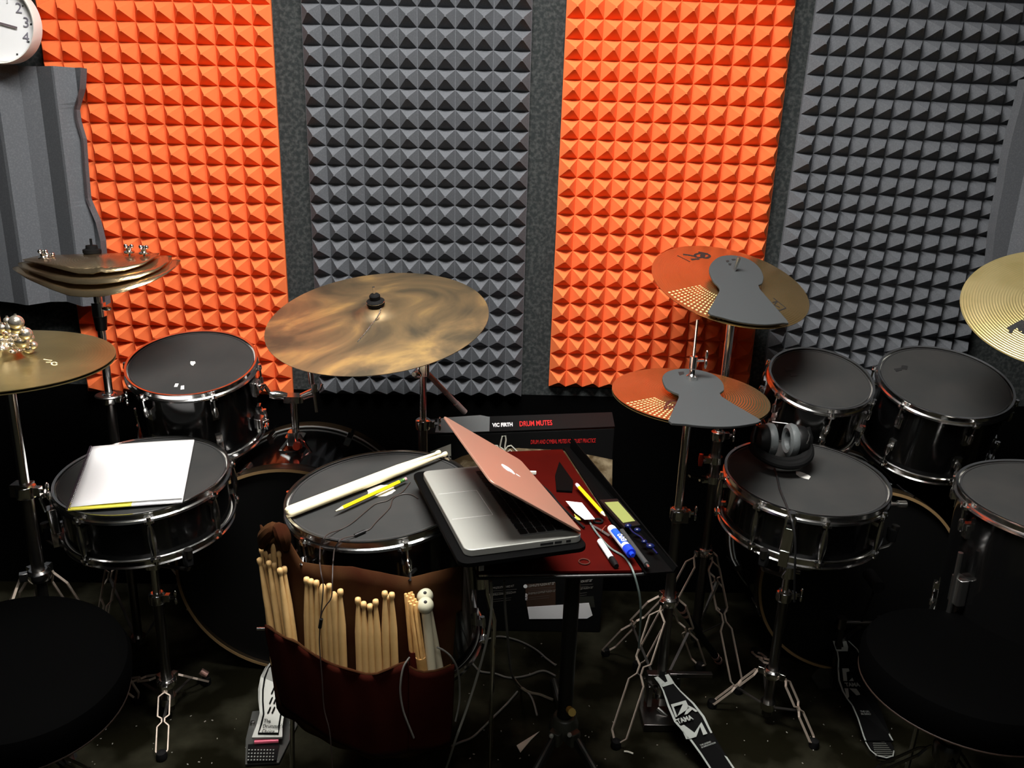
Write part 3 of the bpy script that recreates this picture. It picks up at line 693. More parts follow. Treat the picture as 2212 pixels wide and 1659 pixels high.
# pedal footboard of the hi-hat stand and pedals of the kick drums: outline in pixels with heights
def footboard(left, right, zl, parent, m_edge, m_in, name='footboard', rim=.16, th=.005):
    # left/right: px lists top->heel ; zl: heights ; builds a plate with a raised pale border
    Lp = [atZ(x, y, z) for (x, y), z in zip(left, zl)]; Rp = [atZ(x, y, z) for (x, y), z in zip(right, zl)]
    fb = MB().prism([p for p in Lp] + [p for p in Rp[::-1]], (0, 0, -th)).build(name, m_in, parent, smooth=False)
    up = V(0, 0, .0009)
    for S_ in (Lp, Rp):
        mb = MB()
        O = Rp if S_ is Lp else Lp
        I = [a + (b - a) * rim * .5 for a, b in zip(S_, O)]
        for i in range(len(S_) - 1): mb.add([S_[i] + up, S_[i + 1] + up, I[i + 1] + up, I[i] + up, S_[i], S_[i + 1], I[i + 1], I[i]], [(0, 1, 2, 3), (0, 4, 5, 1), (3, 2, 6, 7)])
        e = mb.build('border_line', m_edge, fb, smooth=False)
    return fb, Lp, Rp
PALE = mat('pale_paint', (.34, .36, .33), .6)
BLK = mat('black_paint', (.0025, .0025, .0025), .75, spec=.08)
zs = [.125, .116, .108, .098, .085, .070, .056, .045, .038]
fb, Lp, Rp = footboard([(1413, 1464), (1424, 1478), (1431, 1492), (1442, 1526), (1456, 1559), (1487, 1595), (1512, 1629), (1531, 1658), (1545, 1685)],
    [(1444, 1456), (1456, 1476), (1470, 1492), (1500, 1520), (1522, 1548), (1536, 1578), (1550, 1605), (1575, 1642), (1600, 1680)], zs, hs, PALE, BLK)
def emblem(px_shapes, ptA, ptB, ptC, lift, m, name, parent, label=None):
    n = nrm(np.cross(ptB - ptA, ptC - ptA)); n = n if n[2] > 0 else -n; mb = MB()
    for px in px_shapes:
        P = [atPlane(x, y, ptA + n * lift, n) for x, y in px]; mb.prism(P, n * .0008)
    o = mb.build(name, m, parent, smooth=False)
    if label: o['label'] = label
    return n
zz = lambda i: (Lp[i] + Rp[i]) / 2
emblem([[(1414, 1464), (1421, 1461), (1436, 1474), (1430, 1483)], [(1436, 1458), (1444, 1456), (1457, 1476), (1432, 1484), (1428, 1478), (1442, 1472)]], Lp[0], Rp[1], Lp[1], .0012, PALE, 'hinge_bracket', fb)
emblem([[(1449, 1522), (1481, 1513), (1489, 1530), (1463, 1547), (1475, 1521), (1455, 1527), (1463, 1548), (1459, 1550)], [(1478, 1544), (1487, 1524), (1500, 1531), (1507, 1537), (1502, 1538), (1495, 1533), (1484, 1543)],
        [(1466, 1570), (1477, 1566), (1500, 1583), (1515, 1560), (1528, 1585), (1519, 1588), (1512, 1570), (1504, 1592), (1487, 1597)], [(1472, 1575), (1483, 1590), (1490, 1596), (1482, 1597)]],
       zz(3), Rp[5], Lp[5], .003, PALE, 'printed_emblem', fb, 'pale angular maker emblem')
o_ = atPlane(1464, 1566, zz(4), nrm(np.cross(Rp[5] - Lp[5], Lp[3] - Lp[5]))); x1 = atPlane(1516, 1550, zz(4), nrm(np.cross(Rp[5] - Lp[5], Lp[3] - Lp[5])))
nF = nrm(np.cross(Rp[5] - Lp[5], Lp[3] - Lp[5])); nF = nF if nF[2] > 0 else -nF
text('TAMA', .017, o_ + nF * .005, x1 - o_, np.cross(nF, x1 - o_), PALE, 'lettering', fb, sx=.95, bold=.0006)
o_ = atPlane(1512, 1614, zz(6), nF); x1 = atPlane(1540, 1604, zz(6), nF)
text('THE LEGEND\nIN INNOVATION', .0055, o_ + nF * .004, x1 - o_, np.cross(nF, x1 - o_), PALE, 'lettering', fb)
mb = MB(); mb.box((X, Y, .11), (.075, .022, .030)); mb.box((X - .03, Y - .01, .07), (.012, .03, .06)); mb.box((X + .075, Y, .12), (.11, .012, .012)); mb.box((X, Y - .02, .012), (.10, .10, .02)); mb.bar((X - .045, Y, .02), (X - .045, Y, .11), .01, .008, (1, 0, 0)); mb.bar((X + .045, Y, .02), (X + .045, Y, .11), .01, .008, (1, 0, 0))
mb.build('pedal_frame', DCHROME, hs, bevel=.001)
q0, q1 = atZ(1436, 1500, .09), atZ(1424, 1527, .03)
MB().rbox(atZ(1434, 1515, .05), (.028, .010, .022), r=.003).tube([atZ(1421, 1530, .03), atZ(1441, 1548, .02)], .005, 8).build('leg_lock', CHROMEB, hs)
q0, q1 = atZ(1455, 1478, .10), (Lp[0] + Rp[0]) / 2
MB().bar((X, Y - .01, .14), q1, .012, .003, (1, 0, 0)).build('pull_strap', BLACKR, hs)
# rubber sleeved rod with two chrome bands, leaning from the hub to the floor on the right
a_, b_ = atY(1462, 1300, 1.78), atZ(1556, 1432, .02)
mb = MB().tube([a_, b_], .0095, 12); sl = mb.build('leg', BLACKR, hs)
for t0 in (.10, .17, .87, .94):
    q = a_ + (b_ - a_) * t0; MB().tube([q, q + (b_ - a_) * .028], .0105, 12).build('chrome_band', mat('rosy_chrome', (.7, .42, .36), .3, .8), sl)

# upper muted cymbal stand
X, Y = .628, 2.03; cc, nn, RR = CY['crash']
cs = stand('cymbal_stand', 'straight chrome stand that carries the upper golden cymbal with the mute', X, Y, cc[2] - .025, [], atY(1522, 1190, Y)[2], [(.70, 1.83), (.44, 1.93), (.76, 2.2)], zj=atY(1549, 940, Y)[2], r1=.0105, r2=.0135, W=.018)
mb = MB(); pb = V(X, Y, cc[2] - .03); mb.rbox(pb, (.02, .024, .03), r=.006); mb.tube([pb, cc - nn * .004 + nn * 0], .0045, 10); mb.tube([cc + nn * .002, cc + nn * .075], .0038, 10)
mb.lathe([(0, 0), (.016, 0), (.016, .010), (0, .010)], cc - nn * .012, nn, 18)
mb.build('tilter', CHROME, cs)
MB().tube([cc + nn * .044, cc + nn * .078], .0046, 10).build('threaded_bolt', WPLAST if False else CHROMEB, cs)
for (px, py, red) in ((1528, 992, 1), (1525, 1034, 0)):
    q = atY(px, py, Y); zq = q[2]; mb = MB()
    mb.lathe([(.0136, -.010), (.019, -.010), (.019, .010), (.0136, .010)], (X, Y, zq), (0, 0, 1), 18, closed=True); mb.box((X - .024, Y - .004, zq), (.018, .016, .016)); mb.tube([V(X - .03, Y - .01, zq), V(X - .042, Y - .016, zq + .002)], .004, 8)
    mb.build('memory_lock', CHROME, cs)
    if red: MB().lathe([(0, -.02), (.006, -.018), (.008, .004), (.006, .016), (0, .018)], (X - .045, Y - .018, zq + .006), (0, 0, 1), 12).build('wing_bolt', mat('red_reflecting_cap', (.7, .08, .04), .2, .8), cs)
    else: MB().bar((X - .02, Y - .01, zq + .004), (X - .075, Y - .03, zq + .020), .012, .005, (0, 1, 0)).build('quick_lever', CHROME, cs)
a_, b_ = atY(1553, 1257, 1.92), atY(1515, 1340, 1.96)
MB().bar(a_, b_, .004, .003, (1, 0, 0)).build('brace', CHROMEB, cs, smooth=False)

# snare stands
def snare_stand(label, c, X, Y, hub, feet, clampz, W=.013, a0=-130):
    c = V(*c); t = stand('snare_stand', label, X, Y, .44, [], hub, feet, zj=clampz, r1=.009, r2=.012, W=W)
    top = V(X, Y, .445)
    mb = MB().rbox(top, (.034, .034, .03), r=.01); mb.tube([top, V(X + .03, Y, .44)], .005, 8); mb.build('tilter', CHROME, t)
    for a in ((-47, 102, 193) if a0 == -47 else (a0, a0 + 120, a0 + 240)):
        ar = math.radians(a); d = V(math.cos(ar), math.sin(ar), 0)
        e = c - V(0, 0, .148) + d * .206; e[2] += -.10 * 0
        mb = MB().tube([top + V(0, 0, .01), V(X, Y, .455) + d * .05, e + V(0, 0, -.010), e + d * .008, e + d * .008 + V(0, 0, .035)], .0045, 8)
        mb.tube([e + d * .008 + V(0, 0, .022), e + d * .010 + V(0, 0, .042)], .009, 10)
        ar_ = mb.build('basket_arm', DCHROME, t)
        MB().box(e + d * .004 + V(0, 0, .018), (.020, .018, .034), ((d[0], d[1], 0), (-d[1], d[0], 0), (0, 0, 1))).build('rubber_grip', BLACKR, ar_, bevel=.004)
    return t
fR_ = atZ(1757, 1614, 0); fL_ = atZ(1537, 1527, 0)
s1 = snare_stand('chrome snare stand under the drum with the headphones', DR['snareR'][0], .735, 1.709, atY(1670, 1452, 1.709)[2], [(fR_[0], fR_[1]), (fL_[0], fL_[1]), (.80, 2.0)], atY(1690, 1285, 1.709)[2])
fA = atZ(350, 1640, 0); fB = atZ(318, 1505, 0); fC = atZ(446, 1478, 0)
s2 = snare_stand('chrome snare stand under the drum with the notebook', DR['snareL'][0], -.774, 1.702, atY(355, 1472, 1.702)[2], [(fA[0], fA[1]), (-.96, 1.83), (fC[0], fC[1])], atY(344, 1290, 1.702)[2], W=.013, a0=-47)
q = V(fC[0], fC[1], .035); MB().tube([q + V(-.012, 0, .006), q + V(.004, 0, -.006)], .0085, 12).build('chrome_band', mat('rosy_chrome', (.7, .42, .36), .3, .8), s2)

# boom stand of the ride
X, Y = -.163, 1.95; cc, nn, RR = CY['ride']
rs = stand('boom_cymbal_stand', 'chrome boom stand that carries the large brown ride cymbal', X, Y, atY(912, 800, Y)[2], [], .42, [(-.25, 2.05), (.0, 2.02), (-.10, 1.78)], zj=atY(916, 915, Y)[2], r1=.0085, r2=.012)
piv = V(X, Y, atY(912, 797, Y)[2]); tipb = cc - nn * .022; d = nrm(piv - tipb); rear = atY(1004, 890, Y + .09)
mb = MB().rbox(piv, (.032, .03, .032), r=.01); mb.tube([piv + V(-.02, -.016, -.006), piv + V(-.02, -.03, -.006)], .006, 8); mb.ball(piv + V(-.012, -.02, -.012), .010, 8, 6); mb.build('tilter', CHROME, rs)
MB().tube([tipb, piv, piv + (rear - piv) * .2], .0052, 10).build('boom_arm', CHROME, rs)
mb = MB(); Ls = rear - piv
for k in range(4): mb.tube([piv + Ls * (.06 + .24 * k), piv + Ls * (.28 + .24 * k)], .0072 if k < 3 else .0082, 12)
mb.build('boom_weight', mat('rosy_steel', (.50, .42, .40), .5, .35), rs)
mb = MB(); mb.rbox(tipb, (.024, .024, .024), r=.008); mb.lathe([(0, 0), (.017, 0), (.017, .010), (0, .010)], cc - nn * .006, nn, 18); mb.tube([tipb, cc], .005, 8); mb.build('cymbal_tilter', CHROME, rs)
mb = MB(); b0 = cc + nn * .034; mb.lathe([(0, 0), (.019, 0), (.0205, .004), (.0205, .011), (.016, .014), (.012, .015), (.0125, .024), (.010, .027), (0, .027)], b0, nn, 24)
fs_ = mb.build('wing_felt', BLACKR, rs)
MB().lathe([(.0206, .0085), (.0210, .0095), (.0206, .0105)], b0, nn, 24).build('chrome_ring', CHROME, fs_)
MB().tube([b0 + nn * .02, b0 + nn * .045], .003, 8).build('threaded_bolt', CHROME, rs)
# ball chain on the ride
px = [(826, 651), (824, 662), (820, 676), (812, 690), (800, 705), (787, 722), (773, 738)]
x_, y_, n_ = frame(nn); mb = MB(); P = lerp(px, 36)
for a, b in P:
    q = atPlane(a, b, cc + nn * .02, nn); r_ = np.linalg.norm(q - cc); h = .018 * (1 - (r_ / RR) ** 2) + (.016 * math.cos(min(r_ / .05, 1) * math.pi / 2) ** .8 if r_ < .05 else 0)
    q = atPlane(a, b, cc + nn * (h + .0022), nn); mb.ball(q, .0019, 6, 5)
solo(mb, 'ball_chain', CHROME, 'string of small silver balls lying on the large ride cymbal', 'chain')
# left hi-hat stand
X, Y = -.914, 1.49; cc, nn, RR = CY['hatL']
hl = stand('hi_hat_stand', 'chrome hi-hat stand at the left edge below the cymbals with sleigh bells', X, Y, cc[2] - .01, [], atY(80, 1240, Y)[2], [(-1.12, 1.62), (-.88, 1.76), (-1.16, 1.37)], zj=atY(58, 1060, Y)[2], r1=.0095, r2=.012)
MB().box(V(X - .006, Y, atY(54, 1056, Y)[2]), (.036, .03, .026)).build('clamp_block', DCHROME, hl, bevel=.002)
MB().tube([V(X, Y, cc[2] - .02), V(X, Y, cc[2] + .10)], .0032, 8).build('pull_rod', CHROME, hl)
# left stack stand
X, Y = -.951, 1.95
ls = stand('cymbal_stand', 'chrome stand on the far left that carries the stack of cut cymbals', X, Y, atY(209, 640, Y)[2], [], .40, [(-1.12, 2.08), (-.78, 2.08), (-1.0, 1.76)], zj=atY(238, 860, Y)[2], r1=.0095, r2=.0115)
z1 = atY(216, 668, Y)[2]; mb = MB().rbox((X, Y, z1), (.028, .028, .034), r=.008); mb.tube([V(X, Y, z1), V(X, Y, z1 + .062)], .006, 8); mb.ball((X + .022, Y - .01, z1 + .004), .009, 8, 6, sc=(1.4, .6, .6)); mb.build('tilter', CHROME, ls)
MB().tube([V(X, Y, z1 - .017), V(X, Y, z1 - .052)], [.016, .0125], 16).build('sleeve', BLACKP, ls)
MB().lathe([(.0115, 0), (.032, 0), (.034, .003), (.032, .006), (.0115, .006)], (X, Y, atY(238, 856, Y)[2]), (0, 0, 1), 24, closed=True).build('flange', DCHROME, ls)

# ------------------------------------------------------------------ sleigh bells on the left hi-hat
cc, nn, RR = CY['hatL']
t = thing('sleigh_bells', 'cluster of small silver and gold jingle bells on the left hi-hat', 'bells', cc + V(-.01, -.03, .02))
def onhat(x, y, r):
    return atPlane(x, y, cc + nn * (.014 + r), nn)
bell_px = [(35, 696, 13, .10), (16, 693, 7, .10), (21, 708, 9, .085), (35, 710, 10, .085), (5, 708, 8, .085), (55, 721, 12, .07), (47, 738, 13, .045), (63, 730, 9, .05), (72, 746, 8, .03), (62, 754, 10, .02), (27, 736, 9, .04), (26, 747, 9, .03), (5, 735, 10, .04), (5, 757, 12, .02), (28, 763, 8, .012), (41, 760, 7, .012), (12, 722, 9, .065), (46, 751, 8, .02), (36, 727, 9, .055), (15, 748, 8, .03), (0, 722, 8, .07), (-10, 745, 11, .03), (-14, 720, 10, .06), (60, 741, 8, .03), (16, 764, 7, .012)]
for x, y, r, h in bell_px:
    R_ = r * .00100; q = atPlane(x, y, cc + nn * (.0068 + R_ + max(h - .02, 0) * .9), nn)
    MB().ball(q, R_, 14, 9).box(q + V(0, 0, R_), (.003, .003, .004)).build('bell', BELLM, t)

# ------------------------------------------------------------------ kick drum pedals
def kick_base(name, label, cx, y0, y1, w, beater=True, z=.008, mm=None):
    t = thing(name, label, 'pedal', (cx, (y0 + y1) / 2, 0), 'drum pedals'); mb = MB()
    return t
# left pedal: silver board with black outline
tp = thing('kick_pedal', 'silver kick drum pedal beside the bottom of the brown stick bag', 'pedal', (-.50, 1.65, 0), 'kick drum pedals')
zs = [.135, .125, .112, .097, .082, .066, .052, .042, .036]
Lx = [(583, 1432), (574, 1441), (563, 1462), (558, 1488), (558, 1512), (561, 1540), (555, 1563), (548, 1582), (544, 1593)]
Rx = [(606, 1428), (613, 1441), (618, 1460), (620, 1485), (618, 1512), (614, 1540), (611, 1563), (610, 1580), (610, 1592)]
fb, Lp, Rp = footboard(Lx, Rx, zs, tp, ALUPED, ALUPED, rim=.02)
L2 = [(x + (xr - x) * .16, y + 2) for (x, y), (xr, _) in zip(Lx, Rx)]; R2 = [(x + (xr - x) * .86, y + 2) for (x, y), (xr, _) in zip(Lx, Rx)]
mb = MB(); Q = [atZ(x, y, z + .001) for (x, y), z in zip(L2, zs)][:-1]; Q2 = [atZ(x, y, z + .001) for (x, y), z in zip(R2, zs)][:-1]
mb.tube(Q + Q2[::-1], .0019, 6, closed=True).build('black_outline', BLK, fb)
n_ = nrm(np.cross(Rp[3] - Lp[3], Lp[2] - Lp[3])); n_ = n_ if n_[2] > 0 else -n_
for k, (x, y) in enumerate(((590, 1492), (586, 1513), (582, 1534))):
    emblem([[(x - 5, y + 7), (x + 1, y - 7), (x + 4, y - 7), (x - 2, y + 7)], [(x + 4, y + 7), (x + 10, y - 7), (x + 13, y - 7), (x + 7, y + 7)]], (Lp[3 + k] + Rp[3 + k]) / 2, Rp[4 + k], Lp[4 + k], .0025, BLK, 'slanted_slot', fb)
o_ = atPlane(566, 1562, (Lp[6] + Rp[6]) / 2, n_); xx_ = nrm(Rp[6] - Lp[6])
text("The\nDrummer's\nChoice", .0125, o_ + n_ * .004 + xx_ * .004, xx_, np.cross(n_, xx_), BLK, 'lettering', fb, sx=.85)
# base plate, hinge, heel plate
b = [atZ(530, 1654, .004), atZ(531, 1600, .004), atZ(545, 1540, .004), atZ(625, 1530, .004), atZ(643, 1568, .004), atZ(603, 1650, .004)]
MB().prism(b, (0, 0, .005)).build('base_plate', mat('worn_steel', (.10, .10, .092), .5, .4), tp, smooth=False, bevel=.001)
hp = [atZ(534, 1649, .012), atZ(536, 1612, .012), atZ(604, 1610, .012), atZ(597, 1646, .012)]
hl_ = MB().prism(hp, (0, 0, .006)).build('heel_plate', BLACKM, tp, smooth=False)
mb = MB()
for r_ in range(4):
    for c2 in range(9):
        x = 538 + c2 * 6.6 - r_ * .6; y = 1620 + r_ * 7.2; mb.lathe([(0, .0012), (.0018, .0008), (.002, 0), (0, 0)], atZ(x, y, .018), (0, 0, 1), 8)
o = mb.build('grip_stud', PALE, hl_); o['kind'] = 'stuff'; o['label'] = 'rows of small pale grip studs'
a_, b_ = atZ(550, 1603, .024), atZ(602, 1600, .024)
mb = MB(); mb.tube([a_, b_], .0052, 12).build('hinge_rod', mat('pink_red_rod', (.6, .10, .16), .35, .3), tp)
for q in ((546, 1565), (631, 1562)): MB().lathe([(0, .010), (.005, .009), (.0065, .004), (.0065, 0), (0, 0)], atZ(*q, .009), (0, 0, 1), 12).build('bolt', CHROMEB, tp)
MB().box((-.50, 1.865, .012), (.09, .06, .006)).bar((-.535, 1.83, .01), (-.535, 1.83, .20), .012, .01, (1, 0, 0)).bar((-.465, 1.83, .01), (-.465, 1.83, .20), .012, .01, (1, 0, 0)).tube([V(-.545, 1.83, .195), V(-.455, 1.83, .195)], .007, 12).build('pedal_frame', DCHROME, tp)
MB().tube([V(-.50, 1.83, .195), V(-.50, 1.79, .36)], .003, 8).tube([V(-.50, 1.785, .36), V(-.50, 1.845, .365)], .017, 14).build('beater', BLACKR, tp)
MB().bar((-.50, 1.82, .19), (Lp[0] + Rp[0]) / 2, .012, .003, (1, 0, 0)).build('drive_chain', DCHROME, tp)
# right pedal
tp = thing('kick_pedal', 'black kick drum pedal half hidden by the drum seat on the right', 'pedal', (.97, 1.74, 0), 'kick drum pedals')
zs = [.135, .125, .115, .103, .090, .076, .064, .052, .040, .028, .022]
Lx = [(1799, 1385), (1807, 1402), (1810, 1425), (1809, 1445), (1811, 1470), (1819, 1493), (1829, 1510), (1840, 1524), (1852, 1552), (1864, 1590), (1868, 1600)]
Rx = [(1834, 1385), (1852, 1402), (1866, 1425), (1872, 1445), (1882, 1470), (1888, 1493), (1892, 1510), (1896, 1524), (1908, 1552), (1924, 1590), (1930, 1600)]
fb, Lp, Rp = footboard(Lx, Rx, zs, tp, PALE, BLK, rim=.10)
mk = lambda i: (Lp[i] + Rp[i]) / 2
emblem([[(1799, 1385), (1806, 1385), (1812, 1400), (1806, 1406)], [(1820, 1385), (1828, 1385), (1832, 1398), (1831, 1407), (1807, 1407), (1806, 1400), (1822, 1398)]], Lp[0], Rp[1], Lp[2], .0012, PALE, 'hinge_bracket', fb)
emblem([[(1819, 1444), (1833, 1444), (1835, 1450), (1828, 1452), (1830, 1471), (1822, 1471)], [(1834, 1471), (1841, 1464), (1844, 1471)], [(1824, 1487), (1832, 1487), (1834, 1505), (1830, 1510)], [(1835, 1487), (1850, 1488), (1859, 1501), (1850, 1502)]], mk(4), Rp[6], Lp[6], .003, PALE, 'printed_emblem', fb, 'pale angular maker emblem')
n_ = nrm(np.cross(Rp[5] - Lp[5], Lp[3] - Lp[5])); n_ = n_ if n_[2] > 0 else -n_; xx_ = nrm(Rp[5] - Lp[5])
o_ = atPlane(1826, 1484, mk(5), n_); text('TAMA', .014, o_ + n_ * .004, xx_, np.cross(n_, xx_), PALE, 'lettering', fb, bold=.0005)
o_ = atPlane(1857, 1541, mk(8), n_); text('THE LEGEND\nIN INNOVATION', .0065, o_ + n_ * .006, xx_, np.cross(n_, xx_), PALE, 'lettering', fb)
hp = [(1866, 1596), (1880, 1620), (1894, 1632), (1915, 1637), (1929, 1633), (1931, 1622), (1918, 1600), (1905, 1585)]
hl_ = MB().prism([atZ(x, y, .010) for x, y in hp], (0, 0, .008)).build('heel_plate', BLACKM, tp, smooth=False, bevel=.001)
MB().tube([atZ(x, y, .018) for x, y in hp[:6]], .0016, 6).build('border_line', PALE, hl_)
mb = MB()
for k in range(9):
    y = 1597 + k * 4.4; x0 = 1884 + k * .8; x1_ = 1907 + min(k, 7) * 3.4 - (3 if k > 7 else 0); mb.bar(atZ(x0, y, .0185), atZ(x1_, y + .6, .0185), .0022, .0016, (0, 1, 0))
o = mb.build('grip_ridge', mat('grey_rubber_ridge', (.09, .095, .08), .7), hl_, smooth=False); o['kind'] = 'stuff'
mb = MB(); mb.prism([atZ(x, y, .004) for x, y in ((1752, 1464), (1770, 1490), (1812, 1486), (1812, 1446), (1768, 1446))], (0, 0, .005))
mb.build('base_plate', mat('olive_grey_plate', (.035, .035, .026), .6, .2), tp, smooth=False)
mb = MB(); fx0, fx1, fy_ = .97, 1.075, 1.850
for x in (fx0, fx1): mb.bar((x, fy_, .008), (x - .004, fy_ + .01, .205), .014, .012, (1, 0, 0))
mb.tube([V(fx0 - .015, fy_ + .01, .205), V(fx1 + .02, fy_ + .01, .205)], .0065, 12); mb.rbox((fx0 - .004, fy_ + .01, .205), (.022, .026, .030), r=.006); mb.rbox((fx1, fy_ + .01, .205), (.022, .026, .030), r=.006)
mb.build('pedal_frame', DCHROME, tp)
MB().tube([V(fx0 + .05, fy_ + .01, .205), V(fx0 + .05, fy_ - .03, .34)], .003, 8).tube([V(fx0 + .05, fy_ - .045, .345), V(fx0 + .05, fy_ + .015, .35)], .017, 14).build('beater', BLACKR, tp)
MB().bar((fx0 + .045, fy_ + .0, .20), mk(0), .012, .003, (1, 0, 0)).build('drive_chain', DCHROME, tp)
mb = MB(); mb.tube([V(fx1 + .028, fy_, .20), V(fx1 + .028, fy_ - .01, .03)], .006, 10); mb.build('spring', mat('rosy_steel2', (.4, .2, .17), .3, .8), tp)

# ------------------------------------------------------------------ drum seats
def seat(label, c, n, R, th_):
    c = V(*c); x, y, n = frame(n); t = thing('drum_throne', label, 'stool', (c[0], c[1], 0), 'black drum seats')
    prof = [(0, .004), (R * .5, .003), (R * .85, -.002), (R * .96, -.012), (R, -.028), (R, -th_ + .018), (R * .985, -th_), (0, -th_)]
    MB().lathe(prof, c, n, 64).build('seat_cushion', VINYL, t)
    MB().tube([c - n * (th_ - .002) + R * .985 * (math.cos(a) * x + math.sin(a) * y) for a in np.linspace(0, 2 * np.pi, 65)[:-1]], .0022, 8, closed=True).build('rim_highlight', mat('highlight_brown', (.022, .012, .008), .4), t)  # thin brown ring stands in for the faint highlight along the seat rim
    b = c - n * th_; hub = V(c[0], c[1], .26)
    MB().tube([b, V(c[0], c[1], .20)], .013, 14).build('post', DCHROME, t)
    MB().lathe([(0, 0), (.05, 0), (.045, -.02), (.02, -.03), (0, -.03)], b, n, 20).build('seat_bracket', BLACKM, t)
    MB().lathe([(.013, -.02), (.024, -.02), (.026, .01), (.02, .02), (.013, .02)], hub, (0, 0, 1), 18, closed=True).build('tripod_hub', DCHROME, t)
    for k in range(3):
        a = math.radians(-90 + 120 * k); d = V(math.cos(a), math.sin(a), 0); B = V(c[0], c[1], .014) + d * .24
        mb = MB(); rails(mb, hub + d * .026, B, np.cross((0, 0, 1), d), .012); lg = mb.build('leg', DCHROME, t, smooth=False)
        MB().lathe([(0, 0), (.013, 0), (.014, .008), (.010, .020), (0, .024)], (B[0], B[1], 0), (0, 0, 1), 12).build('rubber_foot', BLACKR, lg)
    return t
seat('round black drum seat in the lower left corner', (-.846, 1.276, .485), (.16, -.14, 1), .19, .085)
seat('round black drum seat in the lower right corner', (.950, 1.325, .485), (0, .0, 1), .19, .075)

# ------------------------------------------------------------------ notebook on the left snare
S = DR['snareL']; c = V(*S[0]); n = nrm(S[1]); lift = .0035
pc = [(147, 1104), (198, 968), (420, 953), (394, 1086)]
P = [atPlane(x, y, c + n * lift, n) for x, y in pc]
t = thing('notebook', 'open white spiral notebook lying on the left snare drum', 'notebook', sum(P) / 4, None)
MB().prism(P, n * .0028).build('pages', PAPER, t, smooth=False)
Py = [P[0] - (P[1] - P[0]) * .004, P[0] * .45 + P[3] * .55 - (P[1] - P[0]) * .004, P[0] * .45 + P[3] * .55 + (P[1] - P[0]) * .1, P[0] + (P[1] - P[0]) * .1]
MB().prism([p + n * .0008 for p in Py], n * .0022).build('yellow_divider', YPAPER, t, smooth=False)
P2 = [P[0] + (P[1] - P[0]) * .028, P[1], P[2], P[3] + (P[2] - P[3]) * .02]
P2 = [p + n * .0034 for p in P2]; P2[0] = P2[0] + (P2[3] - P2[0]) * .01
g = MB(); g.grid(lambda u, v: (P2[0] * (1 - u) + P2[3] * u) * (1 - v) + (P2[1] * (1 - u) + P2[2] * u) * v + n * (.0006 + .004 * u * (1 - v) + .002 * math.sin(3.1 * u)), 12, 12)
g.build('top_page', PAPER, t, solid=.0008)
mb = MB(); e = P[1] - P[0]; L = np.linalg.norm(e); out = -nrm(P[3] - P[0])
for k in range(44):
    q = P[0] + e * (k + .5) / 44 + n * .003; mb.tube([q + (math.cos(a) * out + math.sin(a) * n) * .0042 for a in np.linspace(0, 2 * np.pi, 9)[:-1]], .0007, 5, closed=True)
o = mb.build('spiral_wire', mat('purple_grey_wire', (.16, .12, .15), .4, .6), t); o['kind'] = 'stuff'

# ------------------------------------------------------------------ drumsticks
def stick_mesh(kind, L=.406, r=.0070, m=WOOD):
    mb = MB()
    if kind == 'butt':      # rounded butt end up
        p = [(0, 0), (.004, .0), (.0062, .003), (r, .008), (r, L * .93), (r * .9, L * .965), (r * .5, L * .99), (0, L)]
    elif kind == 'oval':
        p = [(0, 0), (.0045, 0), (.0064, .003), (r, .008), (r, L * .70), (r * .72, L * .84), (.0033, L - .016), (.0031, L - .013), (.0048, L - .009), (.0052, L - .005), (.0038, L - .0015), (0, L)]
    else:
        p = [(0, 0), (.0045, 0), (.0064, .003), (r, .008), (r, L * .70), (r * .74, L * .83), (.0034, L - .017), (.0034, L - .014), (.0050, L - .0105), (.0055, L - .0060), (.0048, L - .002), (.002, L - .0003), (0, L)]
    mb.lathe(p, seg=16); o = mb.build('drumstick', m, None, local=True, ang=60); return o
def align(o, tip, base_dir):
    d = nrm(base_dir)       # local +z
    x = nrm(np.cross((0, 1, 0.3), d)); place(o, tip, x, np.cross(d, x), d)
protos = {}
def stick(kind, tip, bottom, label, m=WOOD, L=.406, r=.0070, group='wooden drumsticks in the stick bag', up=True):
    L = round(min(L, tip[2] - .43), 3)
    key = (kind, m.name, L)
    if key not in protos: o = protos[key] = stick_mesh(kind, L, r, m)
    else: o = protos[key].copy(); COL.objects.link(o)
    d = nrm(tip - bottom); align(o, tip - d * L, d); tag(o, label, 'drumstick', group); return o
BX, BY = -.200, 1.490; RB = .250      # the bag hangs around the front of the floor tom
def bag(x, y, r): return atCyl(x, y, BX, BY, r)
rB, rS, rP = RB, RB + .020, RB + .034
left_lab = ['leftmost drumstick of the front row in the left pocket', 'second drumstick from the left in the front row of the left pocket', 'third drumstick from the left in the front row of the left pocket', 'fourth drumstick from the left in the front row of the left pocket', 'fifth drumstick from the left in the front row of the left pocket', 'rightmost drumstick of the front row in the left pocket']
for (tp_, bt, kd), lb in zip([((560, 1204), (588, 1362), 'ball'), ((570, 1218), (597, 1367), 'oval'), ((580, 1210), (604, 1371), 'oval'), ((591, 1214), (614, 1376), 'ball'), ((604, 1226), (625, 1381), 'ball'), ((613, 1223), (636, 1386), 'ball')], left_lab):
    kx = left_lab.index(lb) % 2 * .010
    stick(kd, bag(*tp_, rS + .004 - kx), bag(*bt, rS + .002 - kx), lb, r=.0060)
for (tp_, bt, kd), lb in zip([((565, 1182), (583, 1354), 'ball'), ((574, 1190), (592, 1358), 'oval'), ((584, 1196), (602, 1364), 'oval'), ((590, 1174), (610, 1368), 'butt'), ((602, 1190), (620, 1372), 'oval')],
    ['tallest drumstick standing at the back of the left pocket', 'drumstick just right of the tallest one in the left pocket', 'middle drumstick of the back row in the left pocket', 'brown thick ended drumstick under the canvas fold of the left pocket', 'drumstick furthest right in the back row of the left pocket']):
    stick(kd, bag(*tp_, rB + .003), bag(*bt, rB + .001), lb, r=.0058)
